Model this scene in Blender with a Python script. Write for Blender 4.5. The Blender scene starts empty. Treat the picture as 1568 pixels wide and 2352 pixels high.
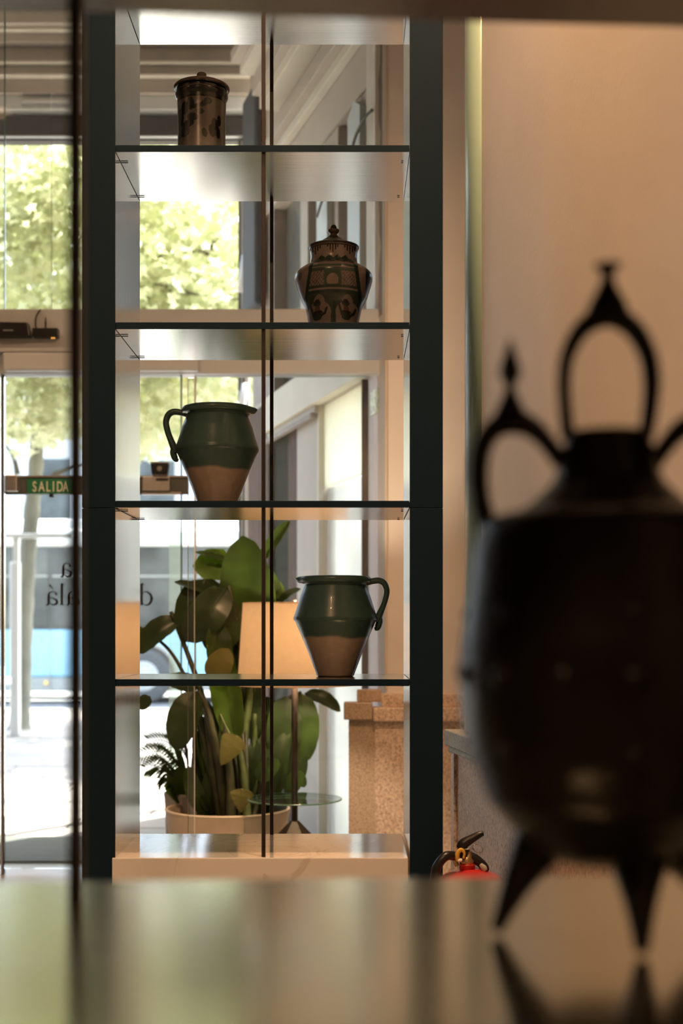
import bpy, math, random
import numpy as np
from mathutils import Vector, Matrix

random.seed(7)
rng = np.random.default_rng(7)
scene = bpy.context.scene
COL = scene.collection

# ------------------------------------------------------------------ camera
F = 3000.0            # focal length in pixels of the 1568 x 2352 frame
CX, HY = 805.0, 1440.0   # principal point (the lens is shifted, verticals stay upright)
EYE = 1.25
cam = bpy.data.cameras.new('camera')
cam.sensor_width = 36.0
cam.lens = F / 2352.0 * 36.0
cam.shift_x = (784.0 - CX) / 2352.0
cam.shift_y = (HY - 1176.0) / 2352.0
cam.clip_start = 0.05
cam.clip_end = 400
cam.dof.use_dof = True
cam.dof.focus_distance = 3.75
cam.dof.aperture_fstop = cam.lens / 1000.0 / 0.0155
camo = bpy.data.objects.new('camera', cam)
camo.location = (0, 0, EYE)
camo.rotation_euler = (math.pi / 2, 0, 0)
COL.objects.link(camo)
scene.camera = camo

# ------------------------------------------------------------------ world, sun, exposure
scene.view_settings.view_transform = 'Standard'
scene.view_settings.look = 'None'
scene.view_settings.exposure = 0.0
scene.view_settings.gamma = 1.0
scene.view_settings.use_curve_mapping = False
SUN_DIR = Vector((0.32, 0.46, 1.0)).normalized()
world = bpy.data.worlds.new('sky')
scene.world = world
world.use_nodes = True
wn = world.node_tree
bg = wn.nodes['Background']
sky = wn.nodes.new('ShaderNodeTexSky')
sky.sky_type = 'NISHITA'
sky.sun_disc = False
sky.sun_elevation = math.asin(SUN_DIR.z)
sky.sun_rotation = math.atan2(SUN_DIR.x, SUN_DIR.y)
sky.dust_density = 3.0
wn.links.new(sky.outputs[0], bg.inputs[0])
bg.inputs[1].default_value = 1.7
sun = bpy.data.lights.new('sun', 'SUN')
sun.energy = 32.0
sun.angle = math.radians(0.6)
sun.color = (1.0, 0.95, 0.86)
suno = bpy.data.objects.new('sun', sun)
suno.rotation_euler = (-SUN_DIR).to_track_quat('-Z', 'Y').to_euler()
suno.location = (4, 20, 30)
COL.objects.link(suno)
scene.cycles.use_denoising = True
scene.cycles.max_bounces = 7
scene.cycles.diffuse_bounces = 3
scene.cycles.glossy_bounces = 4
scene.cycles.use_adaptive_sampling = True
scene.cycles.adaptive_threshold = 0.07
scene.cycles.adaptive_min_samples = 20
scene.cycles.transparent_max_bounces = 16
scene.cycles.sample_clamp_indirect = 6.0
scene.cycles.caustics_reflective = False
scene.cycles.caustics_refractive = False
WARM = (1.0, 0.57, 0.30)

# ------------------------------------------------------------------ helpers
def P(px, py, Y):
    """photo pixel at distance Y from the camera -> world point"""
    return Vector(((px - CX) / F * Y, Y, EYE - (py - HY) / F * Y))

def PX(px, Y): return (px - CX) / F * Y
def PZ(py, Y): return EYE - (py - HY) / F * Y

class MB:
    def __init__(self):
        self.v, self.f, self.m, self.s = [], [], [], []
    def add(self, verts, faces, mi=0, smooth=False):
        b = len(self.v)
        self.v += [tuple(p) for p in verts]
        for f in faces:
            self.f.append([b + i for i in f]); self.m.append(mi); self.s.append(smooth)
        return self
    def box(self, x0, x1, y0, y1, z0, z1, mi=0, fm=None):
        v = [(x0,y0,z0),(x1,y0,z0),(x1,y1,z0),(x0,y1,z0),(x0,y0,z1),(x1,y0,z1),(x1,y1,z1),(x0,y1,z1)]
        f = [(0,3,2,1),(4,5,6,7),(0,1,5,4),(2,3,7,6),(1,2,6,5),(3,0,4,7)]  # bottom top front back right left
        b = len(self.v); self.v += v
        for k, q in enumerate(f):
            self.f.append([b+i for i in q]); self.m.append(fm[k] if fm else mi); self.s.append(False)
        return self
    def prism(self, poly, z0, z1, mi=0):
        n = len(poly)
        v = [(x,y,z0) for x,y in poly] + [(x,y,z1) for x,y in poly]
        f = [tuple(range(n))[::-1], tuple(range(n,2*n))] + [(i,(i+1)%n,n+(i+1)%n,n+i) for i in range(n)]
        return self.add(v, f, mi)
    def lathe(self, prof, c=(0,0,0), n=48, mi=0, smooth=True, cap=True):
        """prof: (r, z) from bottom to top"""
        vs, fs = [], []
        for r, z in prof:
            for k in range(n):
                a = 2*math.pi*k/n
                vs.append((c[0]+r*math.cos(a), c[1]+r*math.sin(a), c[2]+z))
        for i in range(len(prof)-1):
            for k in range(n):
                k2 = (k+1) % n
                fs.append((i*n+k, i*n+k2, (i+1)*n+k2, (i+1)*n+k))
        self.add(vs, fs, mi, smooth)
        if cap:
            b = len(self.v) - len(vs)
            if prof[0][0] > 1e-5:
                self.f.append([b+k for k in range(n)][::-1]); self.m.append(mi); self.s.append(False)
            if prof[-1][0] > 1e-5:
                self.f.append([b+(len(prof)-1)*n+k for k in range(n)]); self.m.append(mi); self.s.append(False)
        return self
    def tube(self, pts, rad, n=12, mi=0, closed=False, flat=1.0, smooth=True, up=None):
        pts = [Vector(p) for p in pts]
        m = len(pts)
        if not hasattr(rad, '__len__'): rad = [rad]*m
        tang = []
        for i in range(m):
            a = pts[(i-1) % m] if (closed or i > 0) else pts[i]
            b = pts[(i+1) % m] if (closed or i < m-1) else pts[i]
            tang.append((b-a).normalized())
        u = Vector(up) if up else (Vector((0,1,0)) if abs(tang[0].y) < .9 else Vector((1,0,0)))
        vs = []
        for i in range(m):
            t = tang[i]
            u = (u - t*u.dot(t))
            u = u.normalized() if u.length > 1e-6 else t.orthogonal().normalized()
            w = t.cross(u)
            for k in range(n):
                a = 2*math.pi*k/n
                vs.append(pts[i] + u*(math.cos(a)*rad[i]*flat) + w*(math.sin(a)*rad[i]))
        fs = []
        for i in range(m if closed else m-1):
            j = (i+1) % m
            for k in range(n):
                k2 = (k+1) % n
                fs.append((i*n+k, i*n+k2, j*n+k2, j*n+k))
        if not closed:
            fs.append(tuple(range(n))[::-1]); fs.append(tuple((m-1)*n+k for k in range(n)))
        return self.add(vs, fs, mi, smooth)
    def build(self, name, mats, parent=None, bevel=0.0, seg=2):
        me = bpy.data.meshes.new(name)
        me.from_pydata(self.v, [], self.f)
        if not isinstance(mats, (list, tuple)): mats = [mats]
        for x in mats: me.materials.append(x)
        me.polygons.foreach_set('material_index', self.m)
        me.polygons.foreach_set('use_smooth', self.s)
        me.update()
        o = bpy.data.objects.new(name, me)
        COL.objects.link(o)
        if parent is not None:
            o.parent = parent
            off = Vector(parent.location)
            if parent.parent is not None: off += Vector(parent.parent.location)
            if off.length > 0:
                me.transform(Matrix.Translation(-off))
        if bevel > 0:
            b = o.modifiers.new('bevel', 'BEVEL'); b.width = bevel; b.segments = seg; b.limit_method = 'ANGLE'
        return o

def thing(name, label, cat, loc=(0,0,0), group=None, kind=None):
    o = bpy.data.objects.new(name, None)
    o.empty_display_size = 0.05
    o.location = loc
    COL.objects.link(o)
    return tag(o, label, cat, group, kind)

def tag(o, label=None, cat=None, group=None, kind=None):
    if label: o['label'] = label
    if cat: o['category'] = cat
    if group: o['group'] = group
    if kind: o['kind'] = kind
    return o

def struct(o, label, cat=None):
    return tag(o, label, cat, None, 'structure')

def cr(pts, n=8):
    """Catmull-Rom through the points"""
    pts = [Vector(p) for p in pts]
    out = []
    for i in range(len(pts)-1):
        p0 = pts[max(i-1,0)]; p1 = pts[i]; p2 = pts[i+1]; p3 = pts[min(i+2,len(pts)-1)]
        for k in range(n):
            t = k/n
            out.append(0.5*((2*p1)+(p2-p0)*t+(2*p0-5*p1+4*p2-p3)*t*t+(3*p1-p0-3*p2+p3)*t**3))
    out.append(pts[-1])
    return out

def cr1(vals, n=8):
    return [p.x for p in cr([(v,0,0) for v in vals], n)]

def crp(prof, n=6):
    return [(max(p.x,0), p.y) for p in cr([(r,z,0) for r,z in prof], n)]

# ------------------------------------------------------------------ materials
def newmat(name):
    m = bpy.data.materials.new(name)
    m.use_nodes = True
    nt = m.node_tree
    return m, nt, nt.nodes['Principled BSDF'], nt.nodes['Material Output']

def N(nt, t, **kw):
    n = nt.nodes.new(t)
    for k, v in kw.items():
        if k in n.inputs: n.inputs[k].default_value = v
        else: setattr(n, k, v)
    return n

def simple(name, col, rough=0.5, metal=0.0, spec=0.5, var=0.0, scale=20.0, bump=0.0, bscale=60.0, coat=0.0, stretch=None):
    m, nt, b, out = newmat(name)
    b.inputs['Base Color'].default_value = (*col, 1)
    b.inputs['Roughness'].default_value = rough
    b.inputs['Metallic'].default_value = metal
    b.inputs['Specular IOR Level'].default_value = spec
    b.inputs['Coat Weight'].default_value = coat
    b.inputs['Coat Roughness'].default_value = 0.05
    tc = N(nt, 'ShaderNodeTexCoord')
    src = tc.outputs['Object']
    if stretch:
        mp = N(nt, 'ShaderNodeMapping'); mp.inputs['Scale'].default_value = stretch
        nt.links.new(src, mp.inputs['Vector']); src = mp.outputs['Vector']
    no = N(nt, 'ShaderNodeTexNoise'); no.inputs['Scale'].default_value = scale; no.inputs['Detail'].default_value = 5
    nt.links.new(src, no.inputs['Vector'])
    if var > 0:
        ra = N(nt, 'ShaderNodeValToRGB')
        ra.color_ramp.elements[0].position = 0.3; ra.color_ramp.elements[1].position = 0.7
        ra.color_ramp.elements[0].color = (*[max(0,c*(1-var)) for c in col], 1)
        ra.color_ramp.elements[1].color = (*[min(1,c*(1+var)) for c in col], 1)
        nt.links.new(no.outputs['Fac'], ra.inputs['Fac'])
        nt.links.new(ra.outputs['Color'], b.inputs['Base Color'])
    if bump > 0:
        nb = N(nt, 'ShaderNodeTexNoise'); nb.inputs['Scale'].default_value = bscale; nb.inputs['Detail'].default_value = 4
        nt.links.new(src, nb.inputs['Vector'])
        bu = N(nt, 'ShaderNodeBump'); bu.inputs['Strength'].default_value = bump; bu.inputs['Distance'].default_value = 0.01
        nt.links.new(nb.outputs['Fac'], bu.inputs['Height'])
        nt.links.new(bu.outputs['Normal'], b.inputs['Normal'])
    return m

def glass(name, tint=(0.94,0.97,0.95), ior=1.45, refl=1.0, veil=0.012):
    """thin clear pane: see-through with a Fresnel sheen"""
    m, nt, b, out = newmat(name)
    nt.nodes.remove(b)
    tr = N(nt, 'ShaderNodeBsdfTransparent'); tr.inputs['Color'].default_value = (*tint, 1)
    gl = N(nt, 'ShaderNodeBsdfGlossy'); gl.inputs['Roughness'].default_value = 0.02
    gl.inputs['Color'].default_value = (refl,refl,refl,1)
    fr = N(nt, 'ShaderNodeFresnel'); fr.inputs['IOR'].default_value = ior
    mx = N(nt, 'ShaderNodeMixShader')
    nt.links.new(fr.outputs[0], mx.inputs['Fac']); nt.links.new(tr.outputs[0], mx.inputs[1]); nt.links.new(gl.outputs[0], mx.inputs[2])
    veil_bsdf = N(nt, 'ShaderNodeBsdfTranslucent'); veil_bsdf.inputs['Color'].default_value = (1,0.99,0.97,1)
    mx2 = N(nt, 'ShaderNodeMixShader'); mx2.inputs['Fac'].default_value = veil  # translucent mix; on the clear panes it stands in for veiling glare
    nt.links.new(mx.outputs[0], mx2.inputs[1]); nt.links.new(veil_bsdf.outputs[0], mx2.inputs[2])
    nt.links.new(mx2.outputs[0], out.inputs['Surface'])
    return m

def translucent(name, col, tcol, mix=0.5, rough=0.45, var=0.25, scale=8.0, spec=0.4):
    m, nt, b, out = newmat(name)
    b.inputs['Roughness'].default_value = rough
    b.inputs['Specular IOR Level'].default_value = spec
    oi = N(nt, 'ShaderNodeObjectInfo')
    tc = N(nt, 'ShaderNodeTexCoord')
    no = N(nt, 'ShaderNodeTexNoise'); no.inputs['Scale'].default_value = scale
    nt.links.new(tc.outputs['Object'], no.inputs['Vector'])
    def ramp(c):
        ra = N(nt, 'ShaderNodeValToRGB')
        ra.color_ramp.elements[0].position = 0.3; ra.color_ramp.elements[1].position = 0.7
        ra.color_ramp.elements[0].color = (*[x*(1-var) for x in c], 1)
        ra.color_ramp.elements[1].color = (*[min(1,x*(1+var)) for x in c], 1)
        nt.links.new(no.outputs['Fac'], ra.inputs['Fac'])
        return ra
    nt.links.new(ramp(col).outputs[0], b.inputs['Base Color'])
    tl = N(nt, 'ShaderNodeBsdfTranslucent')
    nt.links.new(ramp(tcol).outputs[0], tl.inputs['Color'])
    mx = N(nt, 'ShaderNodeMixShader'); mx.inputs['Fac'].default_value = mix
    nt.links.new(b.outputs[0], mx.inputs[1]); nt.links.new(tl.outputs[0], mx.inputs[2])
    nt.links.new(mx.outputs[0], out.inputs['Surface'])
    return m

def emit(name, col, strength):
    m, nt, b, out = newmat(name)
    b.inputs['Base Color'].default_value = (*col, 1)
    b.inputs['Emission Color'].default_value = (*col, 1)
    b.inputs['Emission Strength'].default_value = strength
    return m

def granite(name, base, dark, light, scale=90):
    m, nt, b, out = newmat(name)
    tc = N(nt, 'ShaderNodeTexCoord')
    n1 = N(nt, 'ShaderNodeTexNoise'); n1.inputs['Scale'].default_value = scale; n1.inputs['Detail'].default_value = 6
    n1.inputs['Roughness'].default_value = 0.7
    nt.links.new(tc.outputs['Object'], n1.inputs['Vector'])
    ra = N(nt, 'ShaderNodeValToRGB')
    e = ra.color_ramp.elements
    e[0].position = 0.34; e[0].color = (*dark, 1)
    e[1].position = 0.62; e[1].color = (*light, 1)
    k = e.new(0.48); k.color = (*base, 1)
    nt.links.new(n1.outputs['Fac'], ra.inputs['Fac'])
    nt.links.new(ra.outputs[0], b.inputs['Base Color'])
    b.inputs['Roughness'].default_value = 0.45
    bu = N(nt, 'ShaderNodeBump'); bu.inputs['Strength'].default_value = 0.15; bu.inputs['Distance'].default_value = 0.004
    nt.links.new(n1.outputs['Fac'], bu.inputs['Height']); nt.links.new(bu.outputs[0], b.inputs['Normal'])
    return m

def marble(name):
    m, nt, b, out = newmat(name)
    tc = N(nt, 'ShaderNodeTexCoord')
    mp = N(nt, 'ShaderNodeMapping'); mp.inputs['Rotation'].default_value = (0, 0.5, 0.6); mp.inputs['Scale'].default_value = (6, 6, 2.4)
    nt.links.new(tc.outputs['Object'], mp.inputs['Vector'])
    n1 = N(nt, 'ShaderNodeTexNoise'); n1.inputs['Scale'].default_value = 0.75; n1.inputs['Detail'].default_value = 6; n1.inputs['Distortion'].default_value = 1.2
    nt.links.new(mp.outputs[0], n1.inputs['Vector'])
    ra = N(nt, 'ShaderNodeValToRGB')
    e = ra.color_ramp.elements
    e[0].position = 0.48; e[0].color = (0.86,0.85,0.83,1)
    e[1].position = 0.515; e[1].color = (0.86,0.85,0.83,1)
    k = e.new(0.50); k.color = (0.68,0.64,0.60,1)
    nt.links.new(n1.outputs['Fac'], ra.inputs['Fac']); nt.links.new(ra.outputs[0], b.inputs['Base Color'])
    b.inputs['Roughness'].default_value = 0.16
    b.inputs['Coat Weight'].default_value = 1.0
    b.inputs['Coat IOR'].default_value = 2.5
    b.inputs['Coat Roughness'].default_value = 0.10
    return m

def brushed(name, col, rough, axis):
    """brushed metal laminate; fine streaks along one axis"""
    m, nt, b, out = newmat(name)
    tc = N(nt, 'ShaderNodeTexCoord')
    mp = N(nt, 'ShaderNodeMapping'); mp.inputs['Scale'].default_value = axis
    nt.links.new(tc.outputs['Object'], mp.inputs['Vector'])
    n1 = N(nt, 'ShaderNodeTexNoise'); n1.inputs['Scale'].default_value = 1.0; n1.inputs['Detail'].default_value = 3
    nt.links.new(mp.outputs[0], n1.inputs['Vector'])
    mr = N(nt, 'ShaderNodeMapRange'); mr.inputs['To Min'].default_value = rough*0.7; mr.inputs['To Max'].default_value = rough*1.3
    nt.links.new(n1.outputs['Fac'], mr.inputs['Value']); nt.links.new(mr.outputs[0], b.inputs['Roughness'])
    ra = N(nt, 'ShaderNodeValToRGB')
    ra.color_ramp.elements[0].color = (*[c*0.85 for c in col], 1); ra.color_ramp.elements[1].color = (*[min(1,c*1.15) for c in col], 1)
    nt.links.new(n1.outputs['Fac'], ra.inputs['Fac']); nt.links.new(ra.outputs[0], b.inputs['Base Color'])
    b.inputs['Metallic'].default_value = 1.0
    return m

def vcol(name, rough=0.25, coat=0.15, attr='paint'):
    m, nt, b, out = newmat(name)
    a = N(nt, 'ShaderNodeAttribute'); a.attribute_name = attr
    no = N(nt, 'ShaderNodeTexNoise'); no.inputs['Scale'].default_value = 60; no.inputs['Detail'].default_value = 4
    tc = N(nt, 'ShaderNodeTexCoord'); nt.links.new(tc.outputs['Object'], no.inputs['Vector'])
    mr = N(nt, 'ShaderNodeMapRange'); mr.inputs['To Min'].default_value = 0.8; mr.inputs['To Max'].default_value = 1.2
    nt.links.new(no.outputs['Fac'], mr.inputs['Value'])
    mx = N(nt, 'ShaderNodeVectorMath'); mx.operation = 'MULTIPLY'
    nt.links.new(a.outputs['Color'], mx.inputs[0]); nt.links.new(mr.outputs[0], mx.inputs[1])
    nt.links.new(mx.outputs[0], b.inputs['Base Color'])
    b.inputs['Roughness'].default_value = rough
    b.inputs['Coat Weight'].default_value = coat
    b.inputs['Coat Roughness'].default_value = 0.04
    b.inputs['Specular IOR Level'].default_value = 0.35
    return m

M = {}
M['navy'] = simple('navy_lacquer', (0.004,0.018,0.032), 0.5, 0.0, 0.15, var=0.15, scale=200)
M['shelf'] = brushed('brushed_shelf_metal', (0.56,0.57,0.58), 0.17, (3, 240, 240))
M['side'] = brushed('brushed_side_metal', (0.50,0.51,0.53), 0.13, (240, 240, 1.2))
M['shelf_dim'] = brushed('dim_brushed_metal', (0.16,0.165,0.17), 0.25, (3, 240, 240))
M['shelf_fg'] = brushed('foliage_tinted_metal', (0.70,0.69,0.56), 0.17, (3, 240, 240))  # yellow tint carries the reflection of the street foliage
M['rod'] = simple('warm_reflection_rod', (0.026,0.017,0.013), 0.4, 0.2, 0.5, var=0.2, scale=120)  # brown holds the warm room reflection on the front rods
M['rod_black'] = simple('black_rod', (0.012,0.011,0.011), 0.4, 0.2, 0.5, var=0.2, scale=120)
M['pin'] = simple('steel_pin', (0.5,0.5,0.5), 0.25, 1.0, 0.5, var=0.1)
M['marble'] = marble('white_marble')
M['plaster'] = simple('cream_wall_plaster', (0.80,0.74,0.66), 0.7, var=0.03, scale=3, bump=0.05, bscale=80)
M['plaster2'] = simple('tan_wall_plaster', (0.84,0.80,0.76), 0.7, var=0.04, scale=3, bump=0.05, bscale=80)
M['ceiling'] = simple('ceiling_paint', (0.55,0.52,0.48), 0.8, var=0.03)
M['darkwall'] = simple('dim_room_paint', (0.16,0.13,0.11), 0.8, var=0.08)
M['floorstone'] = simple('pale_floor_stone', (0.50,0.48,0.43), 0.25, var=0.08, scale=6)
M['granite'] = granite('speckled_granite', (0.64,0.49,0.38), (0.30,0.21,0.15), (0.84,0.70,0.57), 85)  # warm lamplight on the right dado is put into this colour
M['granite_top'] = granite('grey_green_granite', (0.30,0.31,0.27), (0.12,0.13,0.11), (0.44,0.45,0.40), 120)
M['granite_tan'] = granite('tan_granite', (0.50,0.38,0.28), (0.30,0.21,0.14), (0.62,0.50,0.38), 110)
M['green_daylight'] = simple('green_daylight_gloss', (0.36,0.52,0.42), 0.3, var=0.08, scale=14, stretch=(1,1,0.1))  # green daylight falling on the wall end, painted as base colour
M['beam'] = simple('taupe_painted_metal', (0.60,0.64,0.66), 0.45, var=0.03, scale=8)
M['cream'] = simple('cream_facade_paint', (0.51,0.435,0.36), 0.6, var=0.06, scale=5, bump=0.08, bscale=25)
M['cream2'] = simple('pale_cream_panel', (0.72,0.65,0.54), 0.6, var=0.05, scale=5)
M['stonebrown'] = simple('brown_stone', (0.36,0.30,0.26), 0.7, var=0.12, scale=9, bump=0.15, bscale=30)
M['umber'] = simple('dark_lintel_metal', (0.055,0.045,0.04), 0.5, var=0.15)
M['white'] = simple('white_paint', (0.80,0.79,0.76), 0.5, var=0.02)
M['alu'] = simple('brushed_aluminium', (0.62,0.62,0.60), 0.35, 0.9, 0.5, var=0.06, scale=40)
M['greymetal'] = simple('grey_metal', (0.30,0.31,0.32), 0.4, 0.4, 0.5, var=0.06)
M['railgrey'] = simple('dark_grey_rail', (0.13,0.14,0.13), 0.5, 0.2, 0.4, var=0.06)
M['casing'] = simple('blue_grey_casing', (0.085,0.09,0.10), 0.7, 0.0, 0.15, var=0.06)
M['black'] = simple('black_plastic', (0.010,0.010,0.011), 0.35, var=0.2, scale=80)
M['brownwood'] = simple('brown_wood_panel', (0.12,0.075,0.055), 0.7, 0, 0.1, var=0.3, scale=10, stretch=(6,6,0.6))
M['olive'] = simple('dark_olive_panel', (0.045,0.045,0.030), 0.8, 0, 0.05, var=0.2)
M['glass'] = glass('clear_pane')
M['glass_edge'] = simple('green_glass_edge', (0.10,0.22,0.14), 0.15, var=0.1)
M['glass_tray'] = glass('grey_tray_glass', (0.75,0.80,0.78), 1.6)
M['blueglass'] = simple('blue_grey_window_glass', (0.10,0.13,0.15), 0.08, 0.0, 0.8, var=0.3, scale=2)
M['greyglass'] = simple('grey_window_glass', (0.17,0.17,0.16), 0.12, 0.0, 0.8, var=0.25, scale=2)
M['blind'] = translucent('cream_roller_blind', (0.80,0.79,0.72), (0.80,0.79,0.68), 0.62, 0.8, 0.04, 2, 0.1)
M['stile'] = glass('milky_glass_stile', (0.93,1.0,0.92), 1.45, 1.0, 0.22)
M['frost'] = translucent('frosted_film', (0.66,0.66,0.63), (0.60,0.60,0.58), 0.45, 0.35, 0.12, 1.5, 0.5)
M['shade'] = translucent('linen_lamp_shade', (0.80,0.72,0.60), (0.85,0.72,0.55), 0.62, 0.9, 0.03, 30, 0.0)
M['potsand'] = simple('sand_plant_pot', (0.66,0.55,0.42), 0.6, var=0.05, scale=20)
M['potgrey'] = simple('grey_plant_pot', (0.42,0.41,0.38), 0.6, var=0.05, scale=20)
M['soil'] = simple('potting_soil', (0.03,0.022,0.016), 0.95, var=0.4, scale=60, bump=0.8, bscale=80)
M['leaf_dark'] = translucent('dark_glossy_leaf', (0.050,0.085,0.028), (0.10,0.16,0.03), 0.35, 0.3, 0.35, 7, 0.6)
M['leaf_mid'] = translucent('mid_green_leaf', (0.080,0.14,0.035), (0.22,0.33,0.06), 0.45, 0.32, 0.3, 7, 0.6)
M['leaf_bright'] = translucent('bright_green_leaf', (0.15,0.24,0.05), (0.40,0.55,0.10), 0.55, 0.35, 0.25, 7, 0.5)
M['leaf_yellow'] = translucent('yellow_green_leaf', (0.25,0.24,0.07), (0.35,0.30,0.08), 0.4, 0.4, 0.2, 7, 0.5)
M['stalk'] = simple('plant_stalk', (0.055,0.060,0.025), 0.5, var=0.3, scale=20)
M['stalk_green'] = simple('green_plant_stalk', (0.11,0.15,0.05), 0.45, var=0.3, scale=20)
M['tree_leaf'] = translucent('plane_tree_leaf', (0.40,0.43,0.19), (0.97,0.95,0.52), 0.64, 0.5, 0.5, 0.9, 0.3)
M['bark'] = simple('mottled_bark', (0.17,0.155,0.115), 0.9, var=0.35, scale=4, bump=0.3, bscale=14, stretch=(1,1,0.45))
M['bark_dark'] = simple('branch_bark', (0.10,0.085,0.06), 0.9, var=0.3, scale=4)
M['paver'] = simple('pale_paving', (0.29,0.258,0.23), 0.8, var=0.08, scale=2.5, bump=0.1, bscale=50)
M['joint'] = simple('paving_joint', (0.06,0.055,0.045), 0.9, var=0.1)
M['asphalt'] = simple('asphalt', (0.20,0.20,0.20), 0.9, var=0.1, scale=30)
M['mat'] = simple('ribbed_door_mat', (0.14,0.15,0.13), 0.8, var=0.25, scale=6, stretch=(0.4,8,1))
M['busblue'] = simple('light_blue_bus_paint', (0.30,0.52,0.66), 0.35, var=0.05, scale=1.2)
M['buswin'] = simple('bus_window_glass', (0.11,0.11,0.10), 0.25, 0.0, 0.25, var=0.6, scale=0.9)
M['busskirt'] = simple('grey_bus_skirt', (0.36,0.35,0.32), 0.5, var=0.06)
M['rubber'] = simple('tyre_rubber', (0.09,0.09,0.09), 0.8, var=0.1)
M['hub'] = simple('wheel_hub', (0.45,0.45,0.44), 0.4, 0.3, var=0.1)
M['amber'] = emit('amber_lamp', (1.0,0.45,0.08), 1.8)
M['facade'] = simple('sunlit_facade', (0.78,0.72,0.66), 0.8, var=0.05, scale=0.6)
M['facade2'] = simple('brick_facade', (0.55,0.36,0.29), 0.8, var=0.1, scale=0.8)
M['signgreen'] = simple('exit_green', (0.02,0.20,0.09), 0.45, var=0.05)
M['signwhite'] = simple('exit_letter_white', (0.75,0.78,0.62), 0.5, var=0.02)
M['letter'] = simple('black_vinyl_letter', (0.008,0.008,0.008), 0.5, var=0.1)
M['red'] = simple('extinguisher_red', (0.50,0.035,0.035), 0.22, var=0.05, coat=0.6)
M['brass'] = simple('brass_valve', (0.50,0.36,0.20), 0.3, 0.9, var=0.1)
M['chrome'] = simple('chrome_wire', (0.75,0.73,0.68), 0.15, 1.0, var=0.03)
M['yellowtag'] = simple('yellow_seal', (0.75,0.47,0.06), 0.4, var=0.06)
M['gasket'] = simple('grey_gauge_face', (0.50,0.50,0.47), 0.3, var=0.05)
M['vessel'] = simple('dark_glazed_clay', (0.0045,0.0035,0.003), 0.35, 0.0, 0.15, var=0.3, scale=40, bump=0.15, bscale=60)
M['lampmetal'] = simple('bronze_lamp_metal', (0.10,0.075,0.060), 0.35, 0.7, var=0.1)
M['paint'] = vcol('painted_glaze')
M['jug'] = vcol('dipped_glaze', 0.30, 0.10)
M['clay'] = simple('unglazed_terracotta', (0.30,0.17,0.10), 0.75, var=0.12, scale=50, bump=0.1, bscale=120)
M['notice'] = simple('printed_notice', (0.62,0.70,0.42), 0.5, var=0.5, scale=30)
M['cable'] = simple('grey_cable', (0.10,0.095,0.09), 0.5, var=0.1)
M['lamp_emit'] = emit('warm_lamp_disc', (1.0,0.66,0.40), 6.0)

# ------------------------------------------------------------------ the setting: interior
b = MB(); b.box(-6.2, 2.0, -3.0, 6.62, -0.12, 0.0)
struct(b.build('floor', M['floorstone']), 'pale polished stone floor of the lobby', 'floor')
b = MB(); b.box(-6.2, 2.0, -3.0, 6.62, 4.6, 4.75)
struct(b.build('ceiling', M['ceiling']), 'flat painted ceiling over the lobby', 'ceiling')
b = MB(); b.box(-6.2, 2.0, -3.2, -3.0, 0, 4.6)
struct(b.build('wall_back', M['darkwall']), 'dim wall closing the room behind the viewer', 'wall')
b = MB(); b.box(-6.4, -6.2, -3.2, 6.62, 0, 4.6)
struct(b.build('wall_left', M['darkwall']), 'dim side wall far off on the street door side', 'wall')

# right wall: runs beside the shelf towards the viewer
RW0 = (0.367, 4.2); RWd = 0.155
def rwx(y, off=0.0): return RW0[0] + (4.2 - y) * RWd - off
b = MB(); b.prism([(rwx(4.2),4.2),(1.9,4.2),(1.9,-3.0),(rwx(-3.0),-3.0)], 0.0, 4.6)
b.box(1.8, 2.0, 4.2, 6.4, 0, 4.6)
wr = struct(b.build('wall_right', M['plaster']), 'warm lit tan wall beside the display shelf', 'wall')
# rounded end of that wall; green street daylight is put into its colour
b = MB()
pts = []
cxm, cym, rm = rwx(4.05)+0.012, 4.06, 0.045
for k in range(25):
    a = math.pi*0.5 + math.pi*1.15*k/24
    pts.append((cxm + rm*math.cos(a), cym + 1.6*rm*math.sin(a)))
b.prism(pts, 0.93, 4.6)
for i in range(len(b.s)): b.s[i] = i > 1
struct(b.build('trim_1', M['green_daylight']), 'rounded end of the tan wall with green daylight put into its colour', 'moulding')
# granite dado with a projecting ledge
b = MB(); b.prism([(rwx(4.2,0.035),4.22),(rwx(4.2),4.22),(rwx(-3.0),-3.0),(rwx(-3.0,0.035),-3.0)], 0.0, 0.86)
b.prism([(rwx(4.2,0.043),4.225),(rwx(4.2),4.225),(rwx(4.17),4.17),(rwx(4.17,0.043),4.17)], 0.0, 0.86)
struct(b.build('baseboard_right', M['granite']), 'speckled granite dado panel below the tan wall', 'dado')
b = MB()
b.prism([(rwx(4.2,0.062),4.26),(rwx(4.2),4.26),(rwx(-3.0),-3.0),(rwx(-3.0,0.062),-3.0)], 0.865, 0.917)
b.prism([(rwx(4.2,0.050),4.24),(rwx(4.2),4.24),(rwx(-3.0),-3.0),(rwx(-3.0,0.050),-3.0)], 0.845, 0.865)
struct(b.build('trim_2', M['granite_top'], bevel=0.004), 'grey green stone ledge capping the granite dado', 'ledge')

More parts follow.
